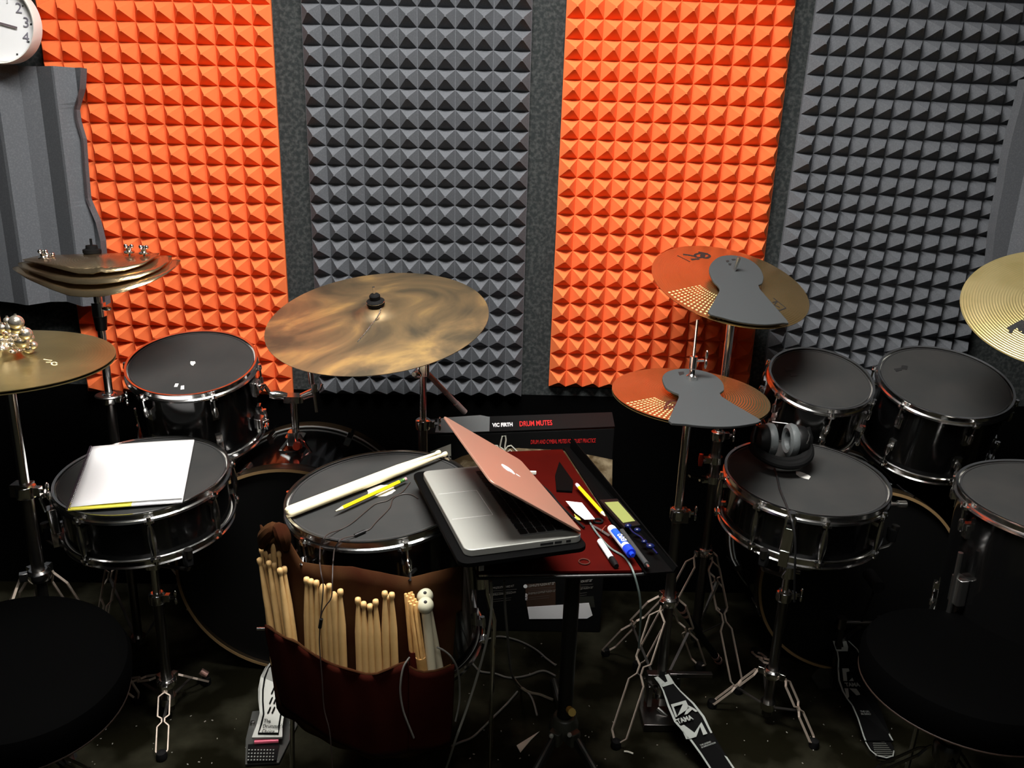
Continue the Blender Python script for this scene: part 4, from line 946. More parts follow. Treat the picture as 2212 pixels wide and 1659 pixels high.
g2 = [((662, 1246), (667, 1408), 'ball', 0), ((671, 1250), (679, 1416), 'ball', 0), ((683, 1253), (690, 1421), 'ball', 1), ((697, 1260), (706, 1427), 'butt', 0), ((711, 1260), (718, 1430), 'ball', 1), ((721, 1277), (729, 1433), 'butt', 0), ((735, 1272), (742, 1437), 'ball', 1)]
for (tp_, bt, kd, k), lb in zip(g2, ['leftmost drumstick of the seven in the second group', 'second drumstick from the left among the seven in the second group', 'pale round tipped drumstick third from the left in the second group', 'dark blunt drumstick with the thin cable hanging over it', 'thin necked drumstick right of the hanging cable', 'blunt ended drumstick next to the right end of the second group', 'two tone drumstick at the right end of the second group']):
    stick(kd, bag(*tp_, rS), bag(*bt, rS), lb)
g3 = [((773, 1290), (778, 1450), 'ball'), ((785, 1299), (791, 1455), 'ball'), ((799, 1304), (805, 1456), 'ball'), ((811, 1294), (819, 1450), 'ball')]
for (tp_, bt, kd), lb in zip(g3, ['leftmost drumstick of the four in the third group', 'second drumstick from the left among the four in the third group', 'shortest standing drumstick among the four in the third group', 'rightmost drumstick of the four in the third group']):
    stick(kd, bag(*tp_, rS), bag(*bt, rS), lb)
g4 = [((831, 1276), (835, 1446), 'ball'), ((839, 1285), (844, 1444), 'ball'), ((846, 1279), (853, 1440), 'ball')]
for i, ((tp_, bt, kd), lb) in enumerate(zip(g4, ['left drumstick of the three in the fourth group', 'middle drumstick behind the two others in the fourth group', 'right drumstick of the three in the fourth group'])):
    stick(kd, bag(*tp_, rS - (.008 if i == 1 else 0)), bag(*bt, rS - (.008 if i == 1 else 0)), lb)
# bundled rods
def rods(label, top, bot, rr, L=.20):
    A, B = bag(*top, rr), bag(*bot, rr); d = nrm(A - B); x = nrm(np.cross((0, 1, .3), d)); y = np.cross(d, x)
    t = thing('bundle_rod', label, 'drum rod', A - d * L, 'pair of bundled dowel rods')
    for k in range(7):
        a = 2 * math.pi * k / 6; o_ = (x * math.cos(a) + y * math.sin(a)) * .0062 if k < 6 else V(0, 0, 0)
        h = .003 * math.sin(k * 2.3); MB().tube([A - d * L + o_, A + o_ + d * (h - .001), A + o_ + d * h], [.003, .003, .0024], 8).build('dowel', DOWEL, t)
    MB().tube([A - d * (L - .001), A - d * .115], .0095, 12).build('handle_wrap', mat('dark_red_wrap', (.09, .008, .004), .5) if 'behind' in label else DOWEL, t)
    return t
rods('bundle of thin wooden dowels with a dark red grip, behind the other bundle', (884, 1284), (897, 1436), rB + .006)
rods('bundle of thin wooden dowels standing left of the white mallets', (892, 1300), (913, 1447), rS + .003)
def mallet(label, ballp, bot, rr, L=.17):
    A, B = bag(*ballp, rr), bag(*bot, rr); d = nrm(A - B); t = thing('mallet', label, 'mallet', A - d * L, 'pair of white mallets')
    MB().ball(A, .0148, 20, 14).build('ball_head', FROST, t)
    MB().tube([A - d * L, A - d * .012], .0085, 14).build('taped_shaft', TAPEW, t)
    e = nrm(CAM - A); e = nrm(e + V(0, 0, .75))
    MB().ball(A + e * .0128, .0036, 10, 7).build('core_end', INK, t)
mallet('white taped mallet with a frosted ball head in front of its twin', (919, 1308), (933, 1450), rS + .006)
mallet('white taped mallet mostly hidden behind its twin in the stick bag', (918, 1288), (946, 1432), rB + .004)

# ------------------------------------------------------------------ stick bag
bagt = thing('stick_bag', 'dark brown canvas stick bag hanging on the front of the floor tom, full of drumsticks', 'bag', bag(800, 1640, rB) - V(0, 0, .0), None)
def th_z(pts, r):
    o = []
    for x, y in pts:
        p = bag(x, y, r); o.append((math.atan2(p[1] - BY, p[0] - BX) % (2 * math.pi), p[2]))
    return sorted(o)
def curtain(top, bot, r, m, name, parent, nu=90, nv=14, ripple=.0, solid=.003, bulge=None):
    T, B = th_z(top, r), th_z(bot, r); a0, a1 = max(T[0][0], B[0][0]), min(T[-1][0], B[-1][0])
    a0, a1 = min(T[0][0], B[0][0]), max(T[-1][0], B[-1][0])
    def fn(u, v):
        a = a0 + (a1 - a0) * u; zt = np.interp(a, *zip(*T)); zb = np.interp(a, *zip(*B)); z = zb + (zt - zb) * v
        rr = r + ripple * math.sin(a * 23) * (1 - v) + (bulge(a, v) if bulge else 0)
        return V(BX + rr * math.cos(a), BY + rr * math.sin(a), z)
    mb = MB(); mb.grid(fn, nu, nv); return mb.build(name, m, parent, solid=solid, ang=70)
topL = [(566, 1172), (578, 1150), (600, 1136), (614, 1146), (630, 1178), (652, 1214), (700, 1221), (760, 1224), (820, 1236), (885, 1248), (930, 1237), (970, 1228), (998, 1222)]
botL = [(568, 1205), (582, 1352), (583, 1420), (600, 1530), (640, 1565), (672, 1580), (700, 1600), (760, 1626), (800, 1642), (870, 1640), (930, 1626), (975, 1616), (985, 1600), (996, 1330)]
up_bot = [(566, 1215), (582, 1340), (700, 1400), (800, 1440), (880, 1420), (950, 1420), (985, 1325), (996, 1325)]
def upper(name, top, bot, m): return curtain(top, bot, rB, m, name, bagt, ripple=.002)
upper('back_panel', topL[1:], [(574, 1300), (583, 1420), (597, 1530), (640, 1560), (700, 1600), (760, 1622), (800, 1638), (870, 1636), (930, 1620), (968, 1612), (974, 1480), (984, 1326), (999, 1320)], SUEDE)
pt = [(576, 1352), (583, 1357), (600, 1368), (620, 1379), (643, 1388), (660, 1402), (690, 1422), (720, 1436), (757, 1447), (790, 1456), (812, 1456), (840, 1445), (862, 1435), (879, 1430)]
pbm = [(577, 1420), (583, 1470), (598, 1530), (640, 1562), (672, 1582), (700, 1602), (760, 1630), (800, 1644), (850, 1642), (884, 1634)]
def bul(a, v): return .003 * math.sin(a * 31) * v - .012 * (1 - v) ** 2
curtain(pt, pbm, rP, CANVAS, 'large_pocket', bagt, bulge=bul)
curtain([(884, 1440), (896, 1447), (915, 1452), (940, 1449), (960, 1443), (974, 1436)], [(884, 1630), (900, 1630), (930, 1627), (955, 1622), (978, 1612)], rP, CANVAS, 'small_pocket', bagt, nu=30, bulge=lambda a, v: .002 - .012 * (1 - v) ** 2)
# pocket hem lines
def hem(pts, r): return [bag(x, y, r) for x, y in lerp(pts, 40)]
MB().tube(hem([p for p in pt], rP + .001), .0022, 6).build('hem', SUEDE, bagt)
MB().tube(hem([(884, 1440), (896, 1447), (915, 1452), (940, 1449), (960, 1443), (974, 1436)], rP + .001), .0020, 6).build('hem', SUEDE, bagt)
# folded corner and straps over the tom lugs
def fold(px, r0, r1, name):
    mb = MB(); n = len(px)
    for k, (x, y) in enumerate(px): pass
    mb.tube([bag(x, y, r0 + (r1 - r0) * math.sin(math.pi * k / (n - 1))) for k, (x, y) in enumerate(px)], [.005 + .009 * math.sin(math.pi * (k + .5) / n) for k in range(n)], 10)
    mb.build(name, SUEDE, bagt)
fold(lerp([(566, 1180), (572, 1158), (590, 1140), (605, 1142)], 10), rB + .006, rB + .018, 'canvas_fold')
fold(lerp([(590, 1150), (604, 1140), (612, 1160), (618, 1185)], 10), rB + .006, rB + .014, 'canvas_fold')
c_, n_, R_, d_ = DR['floorM']; c_ = V(*c_); x_, y_, n3 = frame(n_)
for px, lugang in (((652, 1214), -126), ((885, 1248), -66)):
    a = math.radians(lugang); dd = math.cos(a) * x_ + math.sin(a) * y_; L0 = c_ + dd * (R_ + .014) - n3 * .062
    MB().tube([bag(px[0], px[1] + 6, rB), bag(*px, rB) + V(0, .004, .004), L0], .004, 8).build('hanging_hook', CHROME, bagt)

# floor tom legs
def tomleg(root, c, n, R, ang, m=CHROME, z0=.42):
    c = V(*c); x, y, n = frame(n); a = math.radians(ang); d = math.cos(a) * x + math.sin(a) * y; q = c + d * (R + .012) - n * .20
    mb = MB().rbox(q - d * .012, (.022, .034, .060), (d, np.cross(n, d), n), .006); mb.build('leg_bracket', m, root, bevel=.001)
    MB().tube([q + n * .09, q - n * .05, q + d * .012 - n * .12, V(q[0] + d[0] * .02, q[1] + d[1] * .02, .02)], .0052, 10).build('leg', m, root)
    MB().lathe([(0, 0), (.015, 0), (.015, .012), (.008, .030), (0, .032)], (q[0] + d[0] * .02, q[1] + d[1] * .02, 0), (0, 0, 1), 12).build('rubber_foot', BLACKR, root)
for a in (0, 118, 192): tomleg(fM, *DR['floorM'][:3], a)
for a in (186, 60, -60): tomleg(fR, *DR['floorR'][:3], a, CHROMEB)
q = atY(567, 1358, 1.42); MB().tube([atY(555, 1358, 1.42), atY(590, 1358, 1.42)], .0032, 10).build('bracket_rod', CHROME, fM)

# ------------------------------------------------------------------ two sticks, pencil, earphones on the floor tom
c_, n_, R_, d_ = DR['floorM']; c_ = V(*c_); n_ = nrm(n_); rim = .0015
def onhead(x, y, h): return atPlane(x, y, c_ + n_ * h, n_)
for (a, b, ha, hb), lb in zip([((953, 974), (632, 1112), .009, .009), ((962, 980), (622, 1104), .012, .008)],
                      ['pale drumstick lying on the middle drum, farther from the pencil', 'pale drumstick lying on the middle drum, its tip reaching highest right']):
    pass
A1, B1 = onhead(952, 976, .0082), onhead(617, 1104, .0082)
dA = nrm(A1 - B1); sdn = nrm(np.cross(dA, n_)); sdn = sdn if sdn[1] < 0 else -sdn
A2, B2 = A1 + sdn * .0156 + dA * .006, B1 + sdn * .0156 - dA * .002
for A, B, lb in ((A1, B1, 'pale drumstick on the middle drum, the one farther from the yellow pencil'), (A2, B2, 'pale drumstick on the middle drum, the one nearer the yellow pencil')):
    L = float(np.linalg.norm(A - B)); o = stick_mesh('ball', L, .0075, PWOOD); align(o, B, A - B); tag(o, lb, 'drumstick', 'pale drumsticks lying on the middle drum')
def pencil(label, tip, end, r, body, ferr, eras, group='yellow pencils'):
    d = nrm(tip - end); L = float(np.linalg.norm(tip - end)); t = thing('pencil', label, 'pencil', (tip + end) / 2 - V(0, 0, r), group); x = nrm(np.cross(d, (0, 0, 1)))
    P = lambda s: end + d * s
    MB().tube([P(.018), P(L - .020)], r, 6).build('barrel', body, t, smooth=False)
    MB().tube([P(L - .020), P(L - .004)], [r * .98, r * .25], 10).build('sharpened_wood', PWOOD, t)
    MB().tube([P(L - .0045), P(L)], [r * .28, r * .05], 8).build('lead_point', INK, t)
    MB().tube([P(.006), P(.009), P(.010), P(.014), P(.015), P(.018)], [r, r, r * .85, r, r * .85, r], 12).build('ferrule', ferr, t)
    MB().tube([P(0), P(.001), P(.006)], [r * .7, r * .92, r * .92], 12).build('eraser', eras, t)
    return t
pencil('yellow pencil with a green ferrule lying on the middle drum', onhead(721, 1106, .0068), onhead(878, 1034, .0068), .0039, YEL, GRNM, PINK)
def cable(label, pts, r, m, cat='cable', name='cable', group=None, sm=4):
    P = [np.array(p, float) for p in pts]; out = []
    for i in range(len(P) - 1):
        p0, p1, p2, p3 = P[max(i - 1, 0)], P[i], P[i + 1], P[min(i + 2, len(P) - 1)]
        for s in range(sm):
            t = s / sm; out.append(.5 * ((2 * p1) + (p2 - p0) * t + (2 * p0 - 5 * p1 + 4 * p2 - p3) * t * t + (3 * p1 - p0 - 3 * p2 + p3) * t ** 3))
    out.append(P[-1]); o = MB().tube(out, r, 7)
    return o
ep = thing('earphones', 'thin dark earphone cable lying on the middle drum and hanging over the stick bag', 'earphones', onhead(780, 1140, .004), None)
w1 = [onhead(x, y, -.0022) for x, y in [(886, 1042), (870, 1062), (850, 1073), (835, 1082), (812, 1088), (790, 1105), (760, 1130), (735, 1144)]] + [onhead(712, 1152, .004), onhead(699, 1163, .006), bag(692, 1180, .212), bag(691, 1205, RB + .002), bag(691, 1218, RB + .008), bag(694, 1240, rP - .004), bag(698, 1262, rP), bag(697, 1290, rP + .004), bag(693, 1330, rP + .005), bag(690, 1380, rP + .006), bag(692, 1420, rP + .008), bag(696, 1470, rP + .008), bag(700, 1530, rP + .006), bag(712, 1580, rP + .006), bag(717, 1640, rP + .004), bag(719, 1680, rP)]
cable('', w1, .0011, None).build('wire', BCABLE, ep)
w2 = [onhead(x, y, -.0022) for x, y in [(903, 1077), (890, 1069), (872, 1067), (850, 1076), (843, 1095), (830, 1110), (812, 1128), (800, 1142), (789, 1147)]]
cable('', w2, .0011, None).build('wire', BCABLE, ep)
MB().tube([onhead(789, 1147, 0), onhead(766, 1157, 0)], .0032, 10).build('inline_remote', BLACKP, ep)
w3 = [onhead(766, 1157, 0), onhead(745, 1162, .004), onhead(732, 1170, .006), bag(723, 1185, .212), bag(720, 1208, RB + .002), bag(719, 1222, RB + .008), bag(718, 1255, rP - .002), bag(716, 1290, rP + .004), bag(704, 1308, rP + .006), bag(695, 1325, rP + .007), bag(692, 1345, rP + .008)]
cable('', w3, .0011, None).build('wire', BCABLE, ep)
MB().tube([bag(694, 1337, rP + .009), bag(691, 1356, rP + .009)], .0032, 10).build('inline_remote', BLACKP, ep)

# ------------------------------------------------------------------ music stand used as a table
DZ = .680
fl, fr_, br, bl_ = V(-.012, 1.262, DZ), V(.286, 1.280, DZ), V(.190, 1.862, DZ), V(.002, 1.83, DZ)
ms = thing('music_stand', 'black music stand laid flat as a table with a red stained board, holding the laptop', 'music stand', (.185, 1.46, 0), None)
MB().prism([fl, fr_, br, bl_], (0, 0, .006)).build('board', REDWOOD, ms, smooth=False, bevel=.001)
rimP = [fl + V(-.003, -.003, .001), fr_ + V(.0, -.003, .001)]
MB().tube([fl + V(-.004, .02, .0), fl + V(.004, -.004, -.004), fl + V(.02, -.006, -.002), fr_ + V(-.02, -.006, -.002), fr_ + V(.004, -.002, -.001), fr_ + V(.012, .010, -.005)], .0032, 8).build('front_edge', BLACKM, ms)
e_ = nrm(br - fr_); side_ = V(e_[1], -e_[0], 0)
lipc = [fr_ + V(.004, -.012, .003), br + V(.004, .01, .003)]
lip = MB(); lip.prism([lipc[0], lipc[1], lipc[1] + side_ * .016, lipc[0] + side_ * .052], (0, 0, .003)); lip.prism([lipc[0] + side_ * .052, lipc[1] + side_ * .016, lipc[1] + side_ * .018 + V(0, 0, .030), lipc[0] + side_ * .058 + V(0, 0, .012)], side_ * .003)
lip.build('lip', LIPM, ms, smooth=False)
MB().box((.14, 1.50, DZ - .012), (.12, .20, .018)).build('desk_bracket', BLACKM, ms, bevel=.003)
px_, py_ = .185, 1.46
MB().tube([V(px_, py_, .18), V(px_, py_, DZ - .01)], .0165, 18).build('post', BLACKM, ms)
mb = MB().lathe([(.0165, -.03), (.026, -.03), (.032, -.015), (.032, .0), (.024, .018), (.0165, .02)], (px_, py_, .205), (0, 0, 1), 24, closed=True)
hubz = .19; feet = [(-.04, 1.14), (.40, 1.12), (.20, 1.85)]
for fx, fy in feet:
    d = nrm((fx - px_, fy - py_, 0)); mb.rbox(V(px_, py_, hubz) + d * .030, (.030, .026, .032), (d, np.cross((0, 0, 1), d), V(0, 0, 1)), .006)
mb.build('tripod_hub', mat('dark_cast_metal', (.028, .028, .02), .45), ms, bevel=.002)
for fx, fy in feet:
    d = nrm((fx - px_, fy - py_, 0)); A = V(px_, py_, hubz) + d * .045; B = V(fx, fy, .012); s_ = np.cross((0, 0, 1), d)
    lg = MB().bar(A, B, .013, .018, s_).build('leg', mat('satin_black_channel', (.02, .02, .018), .3, .3), ms, smooth=False)
    up_ = nrm(np.cross(B - A, s_)); up_ = up_ if up_[2] > 0 else -up_
    MB().bar(A + up_ * .0095, B + up_ * .0095, .004, .002, s_).build('edge_strip', CHROMEB, lg, smooth=False)
    MB().lathe([(0, 0), (.012, 0), (.012, .016), (0, .02)], (fx, fy, 0), (0, 0, 1), 12).build('rubber_foot', BLACKR, lg)
MB().tube([atY(1230, 1533, 1.425), atY(1236, 1539, 1.40)], [.008, .0085], 10).build('clamp_knob', mat('yellow_plastic', (.45, .30, .06), .4), ms)
for q in ((1191, 1589), (1230, 1587)): MB().lathe([(0, .004), (.0045, .003), (.005, 0), (0, 0)], atY(*q, 1.40), (0, -1, .3), 12).build('rivet', mat('pale_rivet', (.5, .5, .45), .4, .6), ms)

# ------------------------------------------------------------------ laptop stand and laptop
LZ = .800
P1 = atZ(1006, 1190, LZ); wv = nrm((-.2906, .9568, 0)); dv = V(wv[1], -wv[0], 0); LW, LD = .325, .200
o0 = P1 - wv * .012 - dv * .006
lst = thing('laptop_stand', 'black laptop stand with slots between the music stand and the laptop', 'laptop stand', o0 + V(.1, .1, DZ + .009 - LZ), None)
tc = o0 + wv * (LW + .035) / 2 + dv * (LD + .002) / 2 - V(0, 0, .0165)
ax = (dv, wv, V(0, 0, 1))
MB().rbox(tc, (LD + .018, LW + .045, .008), ax, .018, 6).build('tray', LIPM, lst, bevel=.001)
zt = LZ - .0205; H_ = zt - (DZ + .0065); mb = MB()
for a in (.165, .300):
    b0 = P1 + wv * a + dv * (LD / 2 + .062); b0[2] = (zt + DZ + .0065) / 2
    mb.rbox(b0, (LD - .08, .014, H_), ax, .004)
mb.box(P1 + wv * .2325 + dv * (LD / 2 + .062) - V(0, 0, LZ - (DZ + .0105)), (LD - .08, .15, .008), ax)
mb.build('riser', BLACKP, lst, bevel=.002)
mb = MB()
for k in range(5): mb.rbox(P1 + wv * (LW + .012) + dv * (.03 + .040 * k) - V(0, 0, .0122), (.022, .010, .0014), ax, .004)
o = mb.build('vent_slot', DGREY, lst, smooth=False); o['kind'] = 'stuff'
mb = MB(); q = P1 + wv * .012 + dv * .05
mb.box(q + dv * -.02 - V(0, 0, .035), (.008, .002, .022), ax); mb.build('white_tab', WHITEP, lst, smooth=False)
lt = thing('laptop', 'half open silver laptop with a glowing fruit emblem, standing on the music stand', 'laptop', P1 + dv * LD / 2 + wv * LW / 2 - V(0, 0, .0122), None)
cB = P1 + dv * LD / 2 + wv * LW / 2
MB().rbox(cB - V(0, 0, .006), (LD, LW, .012), ax, .014, 6).build('base', ALU, lt, bevel=.0012)
mb = MB(); mb.rbox(cB + dv * .045 + V(0, 0, .0001), (.092, .280, .0006), ax, .003).build('keyboard_well', mat('well_grey', (.30, .30, .29), .5, .5), lt, smooth=False)
kb = MB()
for r_ in range(6):
    n_k = 14; kd = .0135 if r_ < 5 else .007
    for k in range(n_k):
        if r_ == 0 and k in (4, 5, 6, 7, 8): continue
        kx = cB + dv * (.007 + r_ * .0158) + wv * ((k - 6.5) * .0193)
        if r_ == 0 and k == 3: kb_w = .0
        kb.rbox(kx + V(0, 0, .0010), (kd, .0170, .0014), ax, .002, 2)
kb.rbox(cB + dv * .007 + wv * (-.01) + V(0, 0, .0010), (.0135, .093, .0014), ax, .002, 2)
o = kb.build('keyboard', KEY, lt, smooth=False); o['kind'] = 'stuff'; o['label'] = 'black laptop keys'
tp0 = cB - dv * .058
mb = MB(); 
for sg in (-1, 1): mb.bar(tp0 + wv * .052 * sg + dv * -.036 + V(0, 0, .0002), tp0 + wv * .052 * sg + dv * .036 + V(0, 0, .0002), .0008, .0005, wv)
mb.bar(tp0 - wv * .052 + dv * .036 + V(0, 0, .0002), tp0 + wv * .052 + dv * .036 + V(0, 0, .0002), .0012, .0006, dv)
mb.build('trackpad_edge', mat('pale_edge', (.8, .8, .78), .4, .3), lt, smooth=False)
mb = MB()
for s0, l_ in ((.115, .022), (.140, .012), (.160, .008)): mb.box(P1 + dv * (s0 + l_ / 2 + .01) - wv * .0003 - V(0, 0, .006), (l_, .001, .004), ax)
mb.build('port', INK, lt, smooth=False)
la = math.radians(34); H0 = P1 + dv * (LD - .003) + V(0, 0, .0015)
lx = -dv * math.cos(la) + V(0, 0, math.sin(la)); ln = np.cross(wv, lx); ln = ln if ln[2] > 0 else -ln
lc = H0 + lx * .0965 + wv * (LW / 2 - .002)
lid = MB().rbox(lc + ln * .0030, (.193, LW - .006, .004), (lx, wv, ln), .012, 6).build('lid', ALULID, lt, bevel=.001)
MB().rbox(lc + ln * .0007, (.186, LW - .016, .0006), (lx, wv, ln), .006).build('screen', SCREEN, lid, smooth=False)
# fruit emblem: bitten apple outline on the lid
ap = []
for k in range(28):
    a = 2 * math.pi * k / 28; r_ = .0155 * (1 + .06 * math.cos(2 * a) - .12 * max(0, math.sin(a)) ** 8 - .08 * max(0, -math.sin(a)) ** 8)
    x_, y_ = r_ * math.cos(a), r_ * math.sin(a)
    dx, dy = x_ - .0195, y_ - .002; dd = math.hypot(dx, dy)
    if dd < .0085: x_, y_ = .0195 + dx / dd * .0085, .002 + dy / dd * .0085
    ap.append((x_, y_))
lf = [(.001, .0175), (.002, .022), (.0065, .0255), (.0065, .021), (.004, .0182)]
mb = MB()
for poly in (ap, lf): mb.prism([lc + ln * .0052 + wv * (-x_) + lx * (-y_) for x_, y_ in poly], ln * .0005)
o = mb.build('fruit_emblem', mat('lit_logo', (.8, .8, .8), .5, emit=(1, 1, 1, .35)), lid, smooth=False); o['label'] = 'bright white bitten fruit emblem'

# ------------------------------------------------------------------ small things on the stand board
ZT = DZ + .0062
ZL = DZ + .0065
q = [atZ(x, y, ZT + .012) for x, y in ((1222, 1083), (1257, 1087), (1285, 1122), (1263, 1123), (1243, 1108))]
mb = MB(); F = [q[0] + V(0, 0, .004), q[1] - V(0, 0, .002), q[2] - V(0, 0, .004), q[3] - V(0, 0, .002), q[4] + V(0, 0, .003)]
solo(MB().prism(q, (0, 0, .0012)), 'sticky_note', PAPER, 'white sticky note with a cut corner leaning beside the laptop lid', 'paper', smooth=False)
q = [atZ(x, y, ZT + .004) for x, y in ((1240, 1111), (1250, 1117), (1255, 1124), (1246, 1123))]
solo(MB().prism(q, (0, 0, .001)), 'sticky_note', YPAPER, 'tiny pale yellow note under the white sticky note', 'paper', smooth=False)
zc_ = ZL + .010
pencil('yellow pencil lying in the lip of the music stand', atZ(1309, 1117, zc_ + .004), atZ(1245, 1046, zc_ + .004), .0042, YEL, WPLAST, PINK)
def marker(name, label, A, B, r, caps, cat='marker', group=None):
    d = nrm(B - A); L = float(np.linalg.norm(B - A)); t = thing(name, label, cat, (A + B) / 2 - V(0, 0, r), group)
    return t, d, L
A, B = atZ(1319, 1140, zc_ + .012), atZ(1367, 1200, zc_ + .012)
t, d, L = marker('whiteboard_marker', 'thick white and blue whiteboard marker with blue cap on the stand lip', A, B, .0085, None)
r = .0083
MB().tube([A, A + d * .002, A + d * .006, A + d * (L * .76)], [r * .6, r * .9, r, r], 20).build('barrel', WPLAST, t)
MB().tube([A + d * (L * .74), A + d * (L * .745), A + d * (L * .93), A + d * (L * .93), A + d * L], [r, r * 1.1, r * 1.1, r * .55, r * .5], 20).build('cap', BLUE, t)
up_ = nrm(V(0, -.45, 1) - d * (V(0, -.45, 1) @ d)); sd = np.cross(up_, d)
mb = MB()
for k in range(7):
    a0_, a1_ = math.radians(-58 + 116 * k / 7), math.radians(-58 + 116 * (k + 1) / 7)
    R0 = r + .0002
    u0, u1 = up_ * math.cos(a0_) + sd * math.sin(a0_), up_ * math.cos(a1_) + sd * math.sin(a1_)
    p0, p1 = A + d * L * .17, A + d * L * .66; mb.add([p0 + u0 * R0, p1 + u0 * R0, p1 + u1 * R0, p0 + u1 * R0], [(0, 1, 2, 3)])
lb_ = mb.build('blue_label', mat('blue_label', (.012, .09, .62), .45), t)
text('EXPO', .0135, A + d * L * .645 + up_ * (r + .0007) - nrm(np.cross(up_, -d)) * .0048, -d, np.cross(up_, -d), WPLAST, 'lettering', t, sx=.80, bold=.0003, label='white marker lettering')
A, B = atZ(1295, 1168, ZL + .006), atZ(1327, 1216, ZL + .006)
t, d, L = marker('marker', 'slim white marker with a black cap lying on the red board', A, B, .006, None)
MB().tube([A, A + d * .002, A + d * (L * .82)], [.004, .0056, .0056], 16).build('barrel', WPLAST, t)
MB().tube([A + d * (L * .82), A + d * L, A + d * (L + .012)], [.006, .006, .0045], 16).build('cap', BLACKP, t)
A, B = atZ(1342, 1145, zc_ + .003), atZ(1402, 1226, zc_ + .003)
t, d, L = marker('pen', 'dark grey pen with a metal tip right of the blue whiteboard marker', A, B, .005, None, 'pen')
MB().tube([A, A + d * .004, A + d * (L * .9), A + d * (L * .93)], [.003, .0050, .0050, .006], 14).build('barrel', DGREY, t)
MB().tube([A + d * (L * .93), A + d * L], [.0032, .0022], 10).build('tip', CHROMEB, t)
# phone with olive display
q = [atZ(x, y, zc_ + .002) for x, y in ((1306, 1086), (1335, 1084), (1372, 1126), (1346, 1130))]
t = thing('tuner', 'small black device with an olive green display on the stand lip', 'tuner', sum(q) / 4, None)
cq = sum(q) / 4
MB().prism([cq + (p - cq) * 1.35 for p in q], (0, 0, -.008)).build('case', BLACKP, t, smooth=False, bevel=.001)
MB().prism([p + V(0, 0, .0002) for p in q], (0, 0, .0008)).build('display', OLIVE, t, smooth=False)
t = thing('earbuds', 'dark blue shiny earbuds on the stand lip right of the olive display', 'earphones', atZ(1380, 1155, zc_), None)
mb = MB()
for x, y, r_ in ((1357, 1136, .006), (1377, 1145, .006), (1392, 1170, .005), (1405, 1180, .007)): MB().ball(atZ(x, y, zc_ + .006), r_, 12, 8, sc=(1.2, 1, .8)).build('earbud', DBLUE, t)
cable('', [atZ(x, y, zc_ + .004) for x, y in ((1357, 1136), (1368, 1150), (1384, 1160), (1392, 1170), (1405, 1180), (1420, 1196))], .0018, None).build('wire', DBLUE, t)
# black folder standing at the back of the lip
q0, q1 = atZ(1210, 1012, ZL), atZ(1330, 1142, ZL)
solo(MB().prism([atZ(1208, 1000, ZL + .001), atZ(1199, 1030, ZL + .001), atZ(1202, 1062, ZL + .001), atZ(1236, 1064, ZL + .001), atZ(1238, 1042, ZL + .001)], (0, 0, .004)), 'soft_case', LIPM, 'black soft case lying in the far corner of the red board', 'case', smooth=False)
# wing shaped drum key / small clamp
t = thing('drum_key', 'small shiny metal clip lying beside the whiteboard marker', 'clip', atZ(1300, 1147, ZL), None)
MB().bar(atZ(1277, 1134, ZL + .004), atZ(1297, 1145, ZL + .004), .004, .002, (1, 0, .3)).bar(atZ(1297, 1145, ZL + .004), atZ(1317, 1158, ZL + .004), .005, .002, (1, 0, .3)).build('blade', CHROMEB, t)
MB().bar(atZ(1299, 1148, ZL + .006), atZ(1309, 1137, ZL + .008), .004, .002, (0, 0, 1)).build('lever', CHROMEB, t)
solo(MB().lathe([(0, 0), (.0055, 0), (.0055, .001), (0, .001)], atZ(1242, 1121, ZL), (0, 0, 1), 16), 'coin', PAPER, 'small pale round disc beside the laptop hinge', 'disc')
solo(MB().tube([V(*(atZ(1292, 1125, ZL + .003) + V(.009 * math.cos(a), .009 * math.sin(a), 0))) for a in np.linspace(0, 2 * np.pi, 17)[:-1]], .002, 6, closed=True), 'rubber_ring', BLACKR, 'small black rubber ring next to the sticky note', 'ring')
solo(MB().tube([V(*(atZ(1262, 1213, ZL + .0015) + V(.010 * math.cos(a), .010 * math.sin(a), 0))) for a in np.linspace(0, 2 * np.pi, 17)[:-1]], .0012, 6, closed=True), 'rubber_ring', mat('brown_ring', (.06, .015, .008), .5), 'thin brown rubber ring lying near the front of the red board', 'ring')
t = thing('charger_cable', 'pale green cable drooping off the near right corner of the music stand', 'cable', atZ(1330, 1195, ZL), None)
gP = [atZ(x, y, ZL + .003) for x, y in ((1262, 1100), (1275, 1130), (1296, 1160), (1320, 1185), (1345, 1200), (1358, 1215))] + [fr_ + V(-.012, -.004, .006)] 
gP = gP[:-1] + [atZ(1368, 1235, ZL + .002), atY(1376, 1262, 1.262), atY(1382, 1290, 1.262), atY(1384, 1330, 1.27), atY(1380, 1400, 1.30)]
cable('', gP, .0019, None).build('wire', mat('grey_green_cable', (.13, .17, .155), .5), t)
t = thing('usb_cable', 'black cable with a small white plug behind the laptop lid', 'cable', atZ(1150, 1030, ZL), None)
cable('', [atZ(x, y, ZL + .004) for x, y in ((1128, 1010), (1150, 1030), (1170, 1048), (1190, 1065), (1205, 1085), (1222, 1103), (1240, 1120), (1262, 1140))], .0022, None).build('wire', BLACKR, t)
MB().box(atZ(1150, 1021, ZL + .004), (.018, .008, .007)).build('plug', CREAMP, t, bevel=.001)

